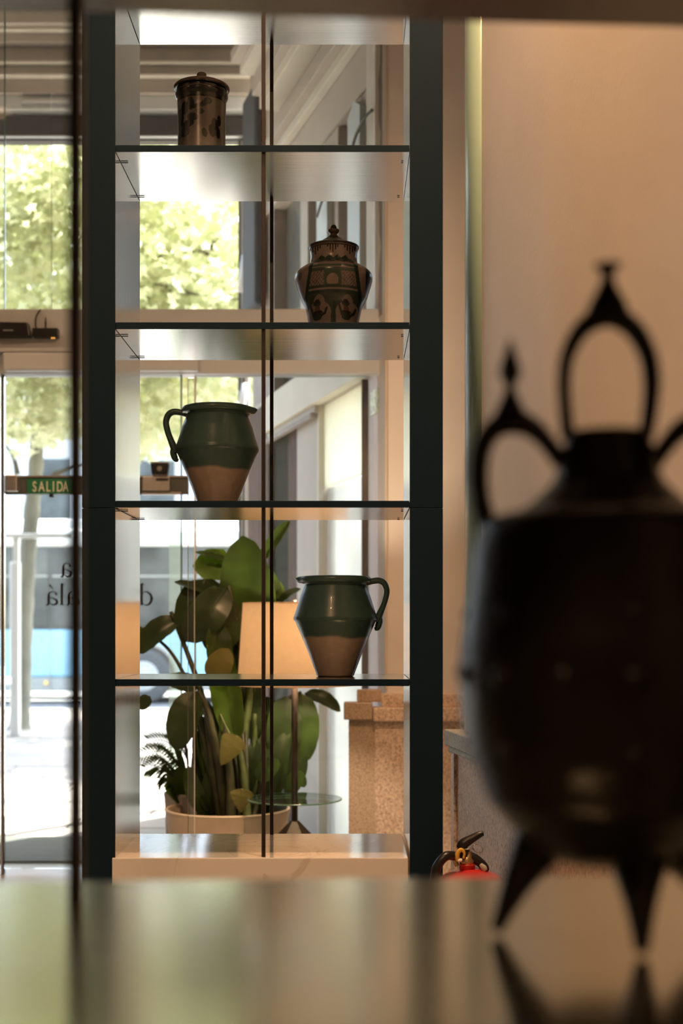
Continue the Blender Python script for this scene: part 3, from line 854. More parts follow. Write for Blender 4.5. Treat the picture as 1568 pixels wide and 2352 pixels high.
GLAZE = np.array((0.062,0.128,0.120)); TERRA = np.array((0.50,0.41,0.32))
def make_jug(loc, sgn, label, glaze_z, grp='green dipped jugs on the shelf'):
    j = thing('jug', label, 'jug', loc, grp)
    prof = [(0.0,0.0),(0.046,0.0),(0.050,0.003),(0.0515,0.008),(0.071,0.060),(0.0925,0.112),(0.107,0.145),(0.1125,0.152),(0.1115,0.1535),(0.1120,0.157),(0.1105,0.161),
            (0.104,0.180),(0.094,0.213),(0.0825,0.243),(0.0810,0.2465),(0.0850,0.2490),(0.0925,0.2500),(0.0955,0.2540),(0.0950,0.2630),(0.0905,0.267),
            (0.084,0.2665),(0.078,0.258),(0.077,0.250),(0.095,0.20),(0.103,0.155),(0.08,0.09),(0.045,0.012),(0.0,0.010)]
    # densify
    P2 = []
    for (a, c) in zip(prof[:-1], prof[1:]):
        L = math.hypot(c[0]-a[0], c[1]-a[1]); k = max(1, int(L/0.004))
        for i in range(k): P2.append((a[0]+(c[0]-a[0])*i/k, a[1]+(c[1]-a[1])*i/k))
    P2.append(prof[-1])
    def deform(R, Z, T):
        ang = 0.0 if sgn > 0 else math.pi
        d = np.abs((T-ang+np.pi) % (2*np.pi) - np.pi)
        wgt = np.exp(-(d/0.20)**2)*np.clip((Z-0.243)/0.02, 0, 1)
        R = R + 0.013*wgt*(R > 0.03)
        Z = Z - 0.002*wgt
        return R, Z
    V, fs, R, Z, T = lathe_grid(P2, 96, deform)
    edge = glaze_z + 0.0025*np.sin(3*T+1) + 0.0015*np.sin(7*T)
    k = np.clip((Z-edge)/0.006+0.5, 0, 1)[...,None]
    C = TERRA*(1-k) + GLAZE*k
    groove = (np.abs(Z-0.1545) < 0.0025)[...,None]
    C = np.where(groove, C*0.75, C).reshape(-1,3)
    grid_object('body', V, fs, M['jug'], j, C)
    h = -sgn
    pts = [(h*0.082,0,0.250),(h*0.100,0,0.2545),(h*0.118,0,0.2555),(h*0.131,0,0.247),(h*0.137,0,0.228),(h*0.133,0,0.205),(h*0.125,0,0.182),(h*0.114,0,0.156),(h*0.110,0,0.146)]
    b = MB(); pp = cr(pts, 6)
    b.tube(pp, cr1([0.0085,0.0085,0.0085,0.0085,0.0082,0.0082,0.0085,0.010,0.009],6), 14, flat=1.45, up=(0,1,0))
    b.tube(cr([(h*0.116,0,0.160),(h*0.1175,0,0.146),(h*0.112,0,0.130),(h*0.1045,0,0.126)],5), cr1([0.008,0.009,0.008,0.004],5), 12, flat=1.3, up=(0,1,0))
    o = b.build('handle', M['jug'])
    o.parent = j
    me = o.data
    ca = me.color_attributes.new('paint', 'FLOAT_COLOR', 'POINT')
    ca.data.foreach_set('color', np.tile(np.array([*(GLAZE*1.05),1.0]), (len(me.vertices),1)).ravel())
    return j
make_jug((PX(499,YJ),YJ,zs[2]), 1, 'green dipped jug with its handle towards the street door, standing on the middle shelf', 0.098)
make_jug((PX(770,YJ),YJ,zs[3]), -1, 'green dipped jug with its handle towards the tan wall, in front of the lamp', 0.105)

CREAMG = np.array((0.105,0.098,0.088)); GREENP = np.array((0.008,0.013,0.010)); DARKP = np.array((0.004,0.004,0.004)); GREY = np.array((0.030,0.036,0.030))
def ell(u, v, cu, cv, a, bb, ang):
    c, s = math.cos(ang), math.sin(ang)
    x = (u-cu)*c + (v-cv)*s; y = -(u-cu)*s + (v-cv)*c
    return (x/a)**2 + (y/bb)**2

def paint(C, mask, col): C[mask] = col

# cylindrical lidded jar, top shelf
jl = (PX(463,YJ), YJ, zs[0])
jar = thing('lidded_jar', 'straight sided lidded jar painted with dark leaves on the top shelf', 'jar', jl)
HB = 0.215
prof = [(0.0,0.0),(0.060,0.0),(0.0635,0.004),(0.0640,0.02),(0.0635,0.10),(0.0645,0.165),(0.0655,0.188),(0.069,0.194),(0.0705,0.199),(0.069,0.205),(0.0665,0.208),(0.067,0.213),(0.063,0.214),(0.060,0.20),(0.058,0.02),(0.0,0.015)]
P2 = []
for (a, c) in zip(prof[:-1], prof[1:]):
    k = max(1, int(math.hypot(c[0]-a[0], c[1]-a[1])/0.0016))
    for i in range(k): P2.append((a[0]+(c[0]-a[0])*i/k, a[1]+(c[1]-a[1])*i/k))
P2.append(prof[-1])
V, fs, R, Z, T = lathe_grid(P2, 240)
# front direction is -Y; u = arc length across the front seen from the viewer
U = ((T - 1.5*np.pi + np.pi) % (2*np.pi) - np.pi) * 0.064
C = np.ones(R.shape + (3,))*CREAMG
zz = Z
def jz(cy): return 0.263 - (cy-145)/8.71*S            # crop y -> height
def ju(cx): return 0.064*math.asin(max(-0.99,min(0.99,(cx-730)/480.0)))
band = ((zz > jz(775)) & (zz < jz(625)))
paint(C, band, GREY*0.55)
paint(C, (np.abs(zz-jz(610)) < 0.0022) | (np.abs(zz-jz(780)) < 0.0022), DARKP)
paint(C, (zz > jz(560)) & (zz < jz(490)) , DARKP)
for (cx, cy, a, bb, ang, col) in (
    (905,880,70,70,0,DARKP),(840,930,130,55,0.55,GREY*0.7),(560,930,75,125,0.1,GREENP),(430,1000,80,130,-0.05,DARKP),(700,980,110,45,0.45,DARKP),
    (750,1090,85,60,-0.25,GREY*0.6),(600,1200,125,80,-0.1,GREY*0.45),(500,1320,125,75,0.1,GREENP),(420,1470,110,100,0,DARKP),(320,1180,80,200,0,DARKP),
    (1040,1310,60,120,0.25,DARKP),(985,1450,60,130,0.2,GREENP),(1110,1220,35,110,0.0,DARKP),(840,1510,55,90,0.25,GREY),(1095,1470,40,110,0.0,DARKP),(300,1420,70,160,0,GREENP)):
    u0 = ju(cx); k = S/8.71
    fo = max(0.35, math.cos(math.asin(max(-0.99,min(0.99,(cx-730)/480.0)))))
    m = ell(U, zz, u0, jz(cy), a*k/fo, bb*k, ang) < 1
    paint(C, m & (zz < jz(790)), col)
for sgn_ in (math.pi*0.9, -math.pi*0.9):
    m = ell(U, zz, 0.064*sgn_*0.8, 0.09, 0.03, 0.05, 0.3) < 1
    paint(C, m, GREENP)
grid_object('body', V, fs, M['paint'], jar, C.reshape(-1,3))
prof = [(0.0,0.214),(0.066,0.2145),(0.0725,0.2155),(0.0745,0.2185),(0.0735,0.2225),(0.066,0.2275),(0.045,0.235),(0.025,0.240),(0.0135,0.2425),(0.0118,0.247),(0.0125,0.253),(0.0130,0.2580),(0.0105,0.2615),(0.005,0.263),(0.0,0.2632)]
V, fs, R, Z, T = lathe_grid(crp(prof,3), 96)
C = np.ones(R.shape + (3,))*np.array((0.085,0.060,0.042))
C[Z < 0.2165] = DARKP*2
grid_object('lid', V, fs, M['paint'], jar, C.reshape(-1,3))

# bellied lidded jar with a painted panel, second shelf
jl = (PX(766,YJ), YJ, zs[1])
jar = thing('ginger_jar', 'bellied lidded jar painted with a green arch and figures, second shelf down', 'jar', jl)
HT = 0.3047
k7 = S/6.817
def gz(cy): return HT - (cy-100)*k7
outer = [(0.0,0.0),(0.056,0.0),(0.060,0.003),(0.063,0.012),(0.074,gz(1450)),(0.0865,gz(1300)),(0.097,gz(1120)),(0.1035,gz(980)),(0.1025,gz(900)),(0.096,gz(845)),(0.082,gz(790)),(0.0675,gz(735)),(0.0635,gz(690)),(0.0625,gz(620)),(0.0635,gz(540)),(0.0655,gz(500)),(0.0655,gz(475)),(0.061,gz(474)),(0.058,gz(560)),(0.058,gz(690)),(0.09,gz(980)),(0.055,0.02),(0.0,0.015)]
P2 = []
oo = crp(outer[2:15], 4)
oo = outer[:2] + oo + outer[15:]
for (a, c) in zip(oo[:-1], oo[1:]):
    k = max(1, int(math.hypot(c[0]-a[0], c[1]-a[1])/0.0015))
    for i in range(k): P2.append((a[0]+(c[0]-a[0])*i/k, a[1]+(c[1]-a[1])*i/k))
P2.append(oo[-1])
V, fs, R, Z, T = lathe_grid(P2, 340)
A = ((T - 1.5*np.pi + np.pi) % (2*np.pi) - np.pi)
front = np.abs(A) < 1.4
X = 790 + np.sin(np.clip(A,-1.5,1.5))*R/k7                # crop x of each vertex as seen from the front
Yc = 100 + (HT - Z)/k7                                    # crop y
CR = np.array((0.23,0.19,0.165)); GR = np.array((0.042,0.066,0.046)); GD = np.array((0.014,0.030,0.021)); RD = np.array((0.065,0.034,0.024)); BK = np.array((0.014,0.014,0.012))
C = np.ones(R.shape+(3,))*CR
m_out = R > 0.02
def reg(x0,x1,y0,y1): return front & (X>x0)&(X<x1)&(Yc>y0)&(Yc<y1)
paint(C, (Yc>480)&(Yc<512), np.array((0.09,0.07,0.055)))
paint(C, np.abs(Yc-512) < 4, BK)
for cxs in (510, 783, 1045):
    for d_, L in ((-80,35),(-40,80),(0,125),(40,80),(75,45)):
        paint(C, reg(cxs+d_-11, cxs+d_+11, 510, 510+L), RD*0.6 if d_ == 0 else BK*1.5)
for cx_ in (610, 725, 855, 970):
    paint(C, front & (Yc > 665) & (Yc < 720) & (np.abs(X-cx_) < (Yc-660)*1.05), GD)
paint(C, reg(520,1090,718,745), GD*1.5)
xl_ = 470 - (Yc-760)*0.18; xr_ = 1120 + (Yc-760)*0.15
inside = front & (Yc > 740) & (X > np.maximum(xl_, 355)) & (X < np.minimum(xr_,1215))
paint(C, inside, CR*0.9)
paint(C, inside & (Yc < 800), GR*0.8)
paint(C, inside & (Yc>790)&(Yc<815) & (np.sin(X/28) > -0.3), RD*0.5)
paint(C, inside & (Yc>865)&(Yc<905), GR); paint(C, inside & (Yc>925)&(Yc<970), GR)
paint(C, inside & (np.abs(Yc-912)<4), BK*2)
paint(C, inside & (Yc>970)&(Yc<1190)&(X>650)&(X<920), GR*1.2)
paint(C, inside & (Yc>975)&(Yc<1190)&(np.abs(((X+Yc*0.9) % 46)-23)<4)&((X<650)|(X>930)), RD)
paint(C, inside & (Yc>975)&(Yc<1190)&(np.abs(((X-Yc*0.9) % 62)-31)<3.5)&((X<650)|(X>930)), RD)
paint(C, front & (((X-782)/92)**2 + ((Yc-1110)/95)**2 < 1) & (Yc<1165), CR*1.1)
paint(C, inside & (Yc>1180)&(Yc<1215), GR*0.8); paint(C, inside & (np.abs(Yc-1228)<7), CR*1.15); paint(C, inside & (Yc>1240)&(Yc<1285), GD*1.4)
paint(C, inside & (Yc>1285)&(Yc<1860), GR*0.9)
for ca_ in (570, 1010):
    m = (((X-ca_)/185)**2 + ((Yc-1560)/170)**2 < 1) | (((X-ca_)/82)**2 + ((Yc-1400)/95)**2 < 1) | ((np.abs(X-ca_)<180)&(Yc>1540))
    paint(C, inside & m, CR*0.95)
    # small painted figures: cap, face, moustache, raised arms, coat
    def fig(x, y, a, b_, col): paint(C, inside & (((X-ca_-x)/a)**2 + ((Yc-y)/b_)**2 < 1), col)
    fig(-30,1425,58,42,GD); fig(-30,1395,36,30,BK); fig(-25,1500,42,44,RD*1.6); fig(-25,1555,78,30,BK); fig(-25,1620,70,55,GD)
    for (xa,ya,xb,yb) in ((-90,1590,-115,1500),(-115,1500,-128,1460),(40,1600,90,1570),(90,1570,118,1500)):
        for t in np.linspace(0,1,7): fig(xa+(xb-xa)*t, ya+(yb-ya)*t, 17, 22, BK*1.5)
paint(C, front & (np.abs(X - np.maximum(xl_,355)) < 26) & (Yc>740), GD); paint(C, front & (np.abs(X - np.minimum(xr_,1215)) < 28) & (Yc>740), GD)
paint(C, front & (np.abs(X-800)<22)&(Yc>1400), GD*1.4)
paint(C, front & (((X-275)/28)**2+((Yc-990)/58)**2 < 1), RD*1.1)
paint(C, front & (X > 1290) & (Yc>850), GD*0.8)
side = (~front)
paint(C, side & (np.abs(((A*12) % 2)-1) < 0.25) & (Yc>780), GD)
grid_object('body', V, fs, M['paint'], jar, C.reshape(-1,3))
lid = [(0.0,gz(474)),(0.062,gz(474)),(0.067,gz(470)),(0.0685,gz(460)),(0.0655,gz(445)),(0.048,gz(408)),(0.040,gz(395)),(0.030,gz(350)),(0.018,gz(305)),(0.0098,gz(262)),(0.0095,gz(245)),(0.0135,gz(225)),(0.0155,gz(200)),(0.0145,gz(180)),(0.010,gz(172)),(0.0085,gz(150)),(0.0065,gz(118)),(0.003,gz(103)),(0.0,gz(100))]
V, fs, R, Z, T = lathe_grid(crp(lid,3), 96)
C = np.ones(R.shape+(3,))*GR*0.7
Yc = 100 + (HT-Z)/k7
C[(Yc>300)] = np.array((0.035,0.034,0.028)); C[(Yc>400)&(Yc<460)] = GD; C[Yc<180] = BK; C[(Yc>180)&(Yc<300)] = np.array((0.075,0.058,0.045))
grid_object('lid', V, fs, M['paint'], jar, C.reshape(-1,3))

# ------------------------------------------------------------------ foreground shelf with the dark vessel
ZF = 1.030; ZFT = EYE + 0.532
fs_ = thing('foreground_shelf', 'blurred glossy shelf close to the viewer carrying the dark vessel', 'shelf', (0, 1.12, 0))
def fg_board(z1, name, ms=ms):
    b = MB()
    v = [(-0.80,0.55),(0.60,0.55),(0.60,1.175),(-0.80,1.098)]
    vs = [(x,y,z1-TH) for x,y in v]+[(x,y,z1) for x,y in v]
    b.add(vs, [(3,2,1,0),(4,5,6,7)], 1); b.add(vs, [(0,1,5,4),(1,2,6,5),(2,3,7,6),(3,0,4,7)], 0)
    return b.build(name, ms, fs_, bevel=0.001)
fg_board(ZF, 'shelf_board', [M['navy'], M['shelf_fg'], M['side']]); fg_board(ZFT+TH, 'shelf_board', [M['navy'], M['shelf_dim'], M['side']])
b = MB()
xp = PX(177,1.066)
b.box(xp-0.0056, xp+0.0056, 1.055, 1.067, ZF, ZFT); b.build('rod', M['rod_black'], fs_, bevel=0.001)
for (x0,x1) in ((-0.884,-0.80),(0.60,0.684)):
    b = MB(); b.box(x0, x1, 0.55, 1.12, 0.0, ZFT+TH); b.build('side_panel', ms, fs_, bevel=0.001)

YV = 0.93; sv = YV/F
vc = Vector((PX(1395,YV), YV, ZF))
ve = thing('clay_vessel', 'blurred dark glazed clay vessel with three looped handles and finials', 'vessel', vc)
def vz(py): return (2148-py)*sv
prof = [(0,vz(1985)),(90*sv,vz(1980)),(160*sv,vz(1950)),(208*sv,vz(1910)),(240*sv,vz(1875)),(278*sv,vz(1835)),(296*sv,vz(1785)),(322*sv,vz(1710)),(338*sv,vz(1600)),(337*sv,vz(1500)),(322*sv,vz(1400)),(311*sv,vz(1300)),(297*sv,vz(1220)),(270*sv,vz(1188)),(205*sv,vz(1172)),(165*sv,vz(1142)),(128*sv,vz(1105)),(112*sv,vz(1060)),(98*sv,vz(1010)),(94*sv,vz(995)),(86*sv,vz(992)),(78*sv,vz(1010)),(80*sv,vz(1060)),(0,vz(1100))]
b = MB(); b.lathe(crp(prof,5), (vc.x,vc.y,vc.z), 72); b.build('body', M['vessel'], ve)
def vp(px, py, dy=0.0): return Vector((PX(px,YV), YV+dy, ZF+vz(py)))
hc = [(1304,1005),(1297,930),(1295,868),(1305,808),(1340,750),(1395,724),(1450,750),(1485,808),(1496,868),(1493,930),(1482,1005)]
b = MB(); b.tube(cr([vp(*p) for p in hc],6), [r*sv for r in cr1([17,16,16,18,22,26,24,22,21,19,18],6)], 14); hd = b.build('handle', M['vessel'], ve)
b = MB(); b.lathe(crp([(50*sv,vz(722)),(42*sv,vz(695)),(26*sv,vz(665)),(15*sv,vz(640)),(16*sv,vz(626)),(28*sv,vz(613)),(31*sv,vz(606)),(0,vz(604))],4), (vc.x,vc.y,vc.z), 24); b.build('finial', M['vessel'], hd)
for mir in (0, 1):
    fx = (lambda x: x) if not mir else (lambda x: 2790-x)
    hc = [(1122,1215),(1104,1150),(1098,1085),(1108,1022),(1138,980),(1178,966),(1222,982),(1258,1018),(1290,1062)]
    b = MB(); b.tube(cr([vp(fx(x),y) for x,y in hc],6), [r*sv for r in cr1([24,22,22,23,26,30,25,21,21],6)], 14); hd = b.build('handle', M['vessel'], ve)
    c0 = vp(fx(1171), 2148)
    b = MB(); b.lathe(crp([(52*sv,vz(985)),(40*sv,vz(955)),(24*sv,vz(920)),(13*sv,vz(895)),(13*sv,vz(882)),(25*sv,vz(860)),(25*sv,vz(846)),(12*sv,vz(805)),(0.5*sv,vz(772))],4), (c0.x,c0.y,c0.z), 24); b.build('finial', M['vessel'], hd)
for (tx,ty,fxp,fy,ydy) in ((1232,1945,1139,2148,0.0),(1442,1975,1474,2148,-0.062),(1560,1945,1650,2148,0.02)):
    top = vp(tx,ty); 
    foot = Vector((PX(fxp,YV+ydy), YV+ydy, ZF+0.004))
    top2 = top + Vector((0, ydy*0.55, 0)); top2 = vp(tx, ty) if abs(ydy) < 0.03 else top2
    mid = (top2+foot)*0.5 + Vector((0,0,0.004))
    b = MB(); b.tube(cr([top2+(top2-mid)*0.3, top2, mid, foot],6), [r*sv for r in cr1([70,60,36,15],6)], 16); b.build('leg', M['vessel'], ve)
for k in range(14):          # applied bosses around the body
    a = 2*math.pi*k/14 + 0.2
    for (py, rr, br) in ((1545,338,26),(1410,322,20),(1705,322,20)):
        if (k % 2) and py != 1545: continue
        q = MB(); q.lathe(crp([(br*sv,0),(br*0.85*sv,10*sv),(br*0.4*sv,17*sv),(0,19*sv)],3), (0,0,0), 14)
        rot = Matrix.Rotation(a,4,'Z') @ Matrix.Translation((rr*sv*0.985,0,vz(py))) @ Matrix.Rotation(math.pi/2,4,'Y')
        q.v = [tuple(rot @ Vector(v) + vc) for v in q.v]
        q.build('boss', M['vessel'], ve)

# ------------------------------------------------------------------ fire extinguisher by the wall
YE = 3.22; se = YE/F
ec = Vector((PX(1082,YE), YE, 0.0))
ZS = PZ(2002,YE)
ex = thing('fire_extinguisher', 'red fire extinguisher with black lever handle against the granite dado', 'fire extinguisher', ec)
b = MB(); b.lathe(crp([(0.078,0.30),(0.084,0.305),(0.084,0.40),(0.084,ZS-0.045),(0.080,ZS-0.022),(0.062,ZS-0.006),(0.030,ZS+0.004),(0.020,ZS+0.008)],4), (ec.x,ec.y,0), 48)
b.build('cylinder_body', M['red'], ex)
b = MB(); b.lathe([(0.10,0.0),(0.10,0.015),(0.088,0.02),(0.088,0.30),(0.078,0.30)], (ec.x,ec.y,0), 40); b.build('floor_stand', M['black'], ex)
def ep(px, py, dy=0.0): return P(px, py, YE+dy)
b = MB(); b.lathe([(0.0195,ZS-0.002),(0.0195,ep(0,1987).z),(0.021,ep(0,1986).z),(0.021,ep(0,1984).z)], (ec.x-0.010*1.0,ec.y,0), 28); b.build('neck', M['red'], ex)
b = MB(); b.lathe([(0.018,ep(0,1984).z),(0.018,ep(0,1976).z),(0.014,ep(0,1970).z),(0.012,ep(0,1955).z)], (ec.x-0.010,ec.y,0), 24); vb = b.build('valve', M['brass'], ex)
b = MB(); b.tube(cr([ep(1050,1988),ep(1043,1975),ep(1043,1968),ep(1052,1963)],5), [0.006]*15+[0.006], 10); b.build('outlet', M['brass'], vb)
b = MB()
b.tube(cr([ep(1054,1950),ep(1064,1938),ep(1084,1926),ep(1100,1917),ep(1110,1914)],6), cr1([0.009,0.013,0.0105,0.0085,0.006],6), 10, flat=1.0); b.build('carry_lever', M['black'], ex)
b = MB(); b.tube(cr([ep(1060,1946),ep(1066,1960),ep(1074,1968)],6), cr1([0.012,0.016,0.012],6), 10); b.build('lever_block', M['black'], ex)
b = MB()
b.tube(cr([ep(1070,1964),ep(1086,1970),ep(1101,1980),ep(1113,1993),ep(1118,2001)],6), cr1([0.012,0.012,0.0115,0.011,0.006],6), 10, flat=0.8); lv = b.build('squeeze_lever', M['black'], ex)
b = MB(); b.tube(cr([ep(1103,1985,-0.012),ep(1110,1993,-0.012),ep(1115,2000,-0.012)],4), cr1([0.004,0.0075,0.005],4), 8, flat=0.4); b.build('lever_inlay', M['gasket'], lv)
pts = [ep(1097 + 12*math.cos(a)*1.0, 1949 + 9*math.sin(a) + 3*math.cos(a)) for a in np.linspace(0, 2*math.pi, 24, endpoint=False)]
b = MB(); b.tube(pts, 0.0013, 6, closed=True); b.tube([ep(1066,1951,-0.016),ep(1080,1950,-0.012),ep(1088,1950)], 0.0016, 6); b.build('pull_ring', M['chrome'], ex)
b = MB(); b.tube(cr([ep(1052,1978,-0.02),ep(1049,1968,-0.02),ep(1053,1956,-0.02),ep(1060,1952,-0.02),ep(1066,1960,-0.02),ep(1064,1972,-0.02)],5), cr1([0.004,0.006,0.0055,0.0045,0.003,0.0025],5), 8, flat=0.5); b.build('seal_tag', M['yellowtag'], ex)
b = MB(); b.tube([ep(1051,1978,-0.021),ep(1061,1975,-0.021)], 0.004, 8); b.build('seal_clip', M['white'], ex)
b = MB(); b.tube(cr([ep(1042,1966,-0.01),ep(1025,1966,-0.025),ep(1010,1980,-0.03),ep(1000,2003,-0.03),ep(996,2060,-0.03),ep(1005,2130,-0.02),ep(1030,2200,0.0)],8), 0.0115, 12); b.build('hose', M['black'], ex)

# ------------------------------------------------------------------ devices on the transom beam
yd = YB-0.05
rt = thing('router', 'long black router box mounted on the transom beam', 'router', (PX(35,yd), yd, PZ(778,yd)))
b = MB()
v = [(PX(-45,yd),PZ(778,yd)),(PX(75,yd),PZ(778,yd)),(PX(69,yd),PZ(746,yd)),(PX(-45,yd),PZ(744,yd))]
b.add([(x,yd-0.06,z) for x,z in v]+[(x,yd-0.001,z) for x,z in v], [(0,1,2,3),(7,6,5,4),(0,4,5,1),(1,5,6,2),(2,6,7,3),(3,7,4,0)])
b.build('case', M['black'], rt, bevel=0.004)
b = MB(); b.box(PX(7,yd-.06), PX(30,yd-.06), yd-0.0615, yd-0.0600, PZ(760,yd-.06), PZ(757,yd-.06)); b.build('name_strip', M['greymetal'], rt)
mo = thing('modem', 'small black modem with a stub aerial and cable on the transom beam', 'modem', (PX(107,yd), yd, PZ(778,yd)))
b = MB(); b.box(PX(79,yd), PX(137,yd), yd-0.05, yd-0.001, PZ(778,yd), PZ(758,yd)); b.build('case', M['black'], mo, bevel=0.003)
b = MB(); b.tube([(PX(108,yd),yd-0.03,PZ(758,yd)),(PX(108,yd),yd-0.03,PZ(744,yd)),(PX(108,yd),yd-0.03,PZ(732,yd))], [0.004,0.0045,0.002], 8); b.build('aerial', M['black'], mo)
b = MB(); b.tube(cr([(PX(87,yd),yd-0.03,PZ(759,yd)),(PX(85,yd),yd-0.03,PZ(745,yd)),(PX(86,yd),yd-0.02,PZ(728,yd)),(PX(94,yd),yd-0.01,PZ(712,yd))],6), 0.0042, 8); b.build('cable', M['black'], mo)
for k in (0,1):
    b = MB(); b.box(PX(118+5*k,yd-.05), PX(121+5*k,yd-.05), yd-0.0515, yd-0.05, PZ(777.5,yd-.05), PZ(775.5,yd-.05)); b.build('status_light', M['amber'], mo)
# motion sensor over the door rail
yq = YD-0.075
sn = thing('motion_sensor', 'small dark motion sensor standing on the door rail motor case', 'sensor', (PX(368,yq), yq, PZ(1093.6,yq)))
b = MB()
v = [(PX(350,yq),PZ(1091,yq)),(PX(385,yq),PZ(1091,yq)),(PX(388,yq),PZ(1066,yq)),(PX(347,yq),PZ(1066,yq))]
b.add([(x,yq-0.03,z) for x,z in v]+[(x,yq+0.03,z) for x,z in v], [(0,1,2,3),(7,6,5,4),(0,4,5,1),(1,5,6,2),(2,6,7,3),(3,7,4,0)])
b.build('case', M['black'], sn, bevel=0.006)
b = MB(); b.box(PX(352,yq), PX(383,yq), yq-0.02, yq+0.02, PZ(1093.8,yq), PZ(1091,yq)); b.build('foot', M['greymetal'], sn)
b = MB(); b.box(PX(347,yq), PX(388,yq), yq-0.032, yq+0.03, PZ(1066,yq), PZ(1062,yq)); b.build('hood', M['greymetal'], sn, bevel=0.003)
q = MB(); q.lathe(crp([(0.014,0),(0.012,0.004),(0.0,0.006)],3), (0,0,0), 16)
q.v = [(x+PX(368,yq), yq-0.03-z, y+PZ(1078,yq)) for x,y,z in q.v]; q.build('lens', M['greyglass'], sn)

# ------------------------------------------------------------------ floor lamp
YL = 5.7
lc = Vector((PX(676.5,YL), YL, 0))
lp = thing('floor_lamp', 'floor lamp with a glowing linen drum shade and glass tray', 'lamp', lc)
zsb, zst = PZ(1573,YL), PZ(1386,YL)
b = MB(); b.lathe([(0.249,zsb),(0.226,zst)], (lc.x,lc.y,0), 72, cap=False); b.lathe([(0.223,zst),(0.246,zsb)], (lc.x,lc.y,0), 72, cap=False)
for (z, r) in ((zsb,0.2475),(zst,0.2245)):
    b.tube([(lc.x+r*math.cos(a), lc.y+r*math.sin(a), z) for a in np.linspace(0,2*math.pi,72,endpoint=False)], 0.0028, 6, closed=True)
sd = b.build('lamp_shade', M['shade'], lp)
b = MB()
for a in (0.3, 2.4, 4.5):
    b.tube([(lc.x,lc.y,zst-0.012),(lc.x+0.223*math.cos(a),lc.y+0.223*math.sin(a),zst-0.004)], 0.0025, 6)
b.tube([(lc.x,lc.y,zst-0.012),(lc.x,lc.y,zst+0.012)], 0.006, 8); b.lathe([(0.010,zst+0.010),(0.010,zst+0.016),(0.004,zst+0.020)], (lc.x,lc.y,0), 12)
b.build('shade_carrier', M['brass'], sd)
b = MB(); b.tube([(lc.x,lc.y,PZ(1890,YL)),(lc.x,lc.y,zst-0.012)], 0.0138, 16); b.build('pole', M['lampmetal'], lp)
zt_ = PZ(1835,YL)
b = MB(); b.lathe([(0.0,zt_-0.003),(0.203,zt_-0.003),(0.2045,zt_),(0.203,zt_+0.003),(0.0,zt_+0.003)], (lc.x,lc.y,0), 72, smooth=False); tr = b.build('glass_tray', M['glass_tray'], lp)
b = MB(); b.tube([(lc.x+0.2045*math.cos(a), lc.y+0.2045*math.sin(a), zt_) for a in np.linspace(0,2*math.pi,72,endpoint=False)], 0.0032, 6, closed=True); b.build('tray_edge', M['glass_edge'], tr)
zp = PZ(1885,YL)
b = MB(); b.lathe([(0.13,0.0),(0.13,zp-0.115),(0.128,zp-0.112),(0.022,zp-0.004),(0.020,zp)], (lc.x,lc.y,0), 6, smooth=False); b.build('base', M['lampmetal'], lp)
b = MB(); b.lathe(crp([(0.012,0),(0.03,0.03),(0.034,0.06),(0.02,0.09),(0,0.10)],4), (lc.x,lc.y,(zsb+zst)/2-0.02), 20); b.build('bulb', M['lamp_emit'], lp)
li = bpy.data.lights.new('lamp_bulb_light', 'POINT'); li.energy = 36; li.color = (1.0,0.74,0.50); li.shadow_soft_size = 0.05
lo = bpy.data.objects.new('lamp_bulb_light', li); COL.objects.link(lo); lo.parent = lp; lo.location = (0.05,-0.05,(zsb+zst)/2+0.05)

# ------------------------------------------------------------------ plants
def leaf_mesh(base, tip, width, facing=(0,-1,0), fold=0.25, bend=0.0, shape='oval', n=14, tipdrop=0.0):
    """one broad leaf: base, tip, width; facing = direction the blade looks to"""
    base, tip = Vector(base), Vector(tip)
    ax = tip-base; L = ax.length; t = ax/L
    nrm = Vector(facing); nrm = (nrm - t*nrm.dot(t)).normalized()
    side = t.cross(nrm)
    vs, fs = [], []
    cols = (-1,-0.66,-0.33,0,0.33,0.66,1)
    for i in range(n+1):
        s = i/n
        if shape == 'oval': w = math.sqrt(max(0.0, 1-(2*s**0.92-1)**2))*(1-0.12*s)*1.05
        elif shape == 'heart': w = (min(1,(s+0.02)/0.18)**0.6) * (1-s)**0.7*1.25
        elif shape == 'strap': w = min(1,s/0.2)**0.6 * (1-max(0,(s-0.55)/0.45)**2.0)
        else: w = math.sin(math.pi*s)**1.0
        w = max(w, 0.02)*width/2
        c = base + ax*s + nrm*(bend*L*math.sin(math.pi*s)) - Vector((0,0,tipdrop*L*s*s))
        for k in cols:
            vs.append(c + side*(k*w) + nrm*(fold*w*abs(k)**1.3) + nrm*(0.04*w*math.sin(9*s*3.1+k*2)*abs(k)))
    m = len(cols)
    for i in range(n):
        for k in range(m-1): fs.append((i*m+k, i*m+k+1, (i+1)*m+k+1, (i+1)*m+k))
    # give the blade a little thickness
    off = nrm*(-0.0012)
    N0 = len(vs)
    vs += [v+off for v in vs]
    fs += [tuple(N0+q for q in f[::-1]) for f in fs]
    b = MB(); b.add(vs, fs, 0, True)
    rib = [base + ax*(i/n) + nrm*(bend*L*math.sin(math.pi*i/n)-0.003) - Vector((0,0,tipdrop*L*(i/n)**2)) for i in range(n+1)]
    b.tube(rib, [0.006*(1-0.85*i/n) for i in range(n+1)], 6)
    return b

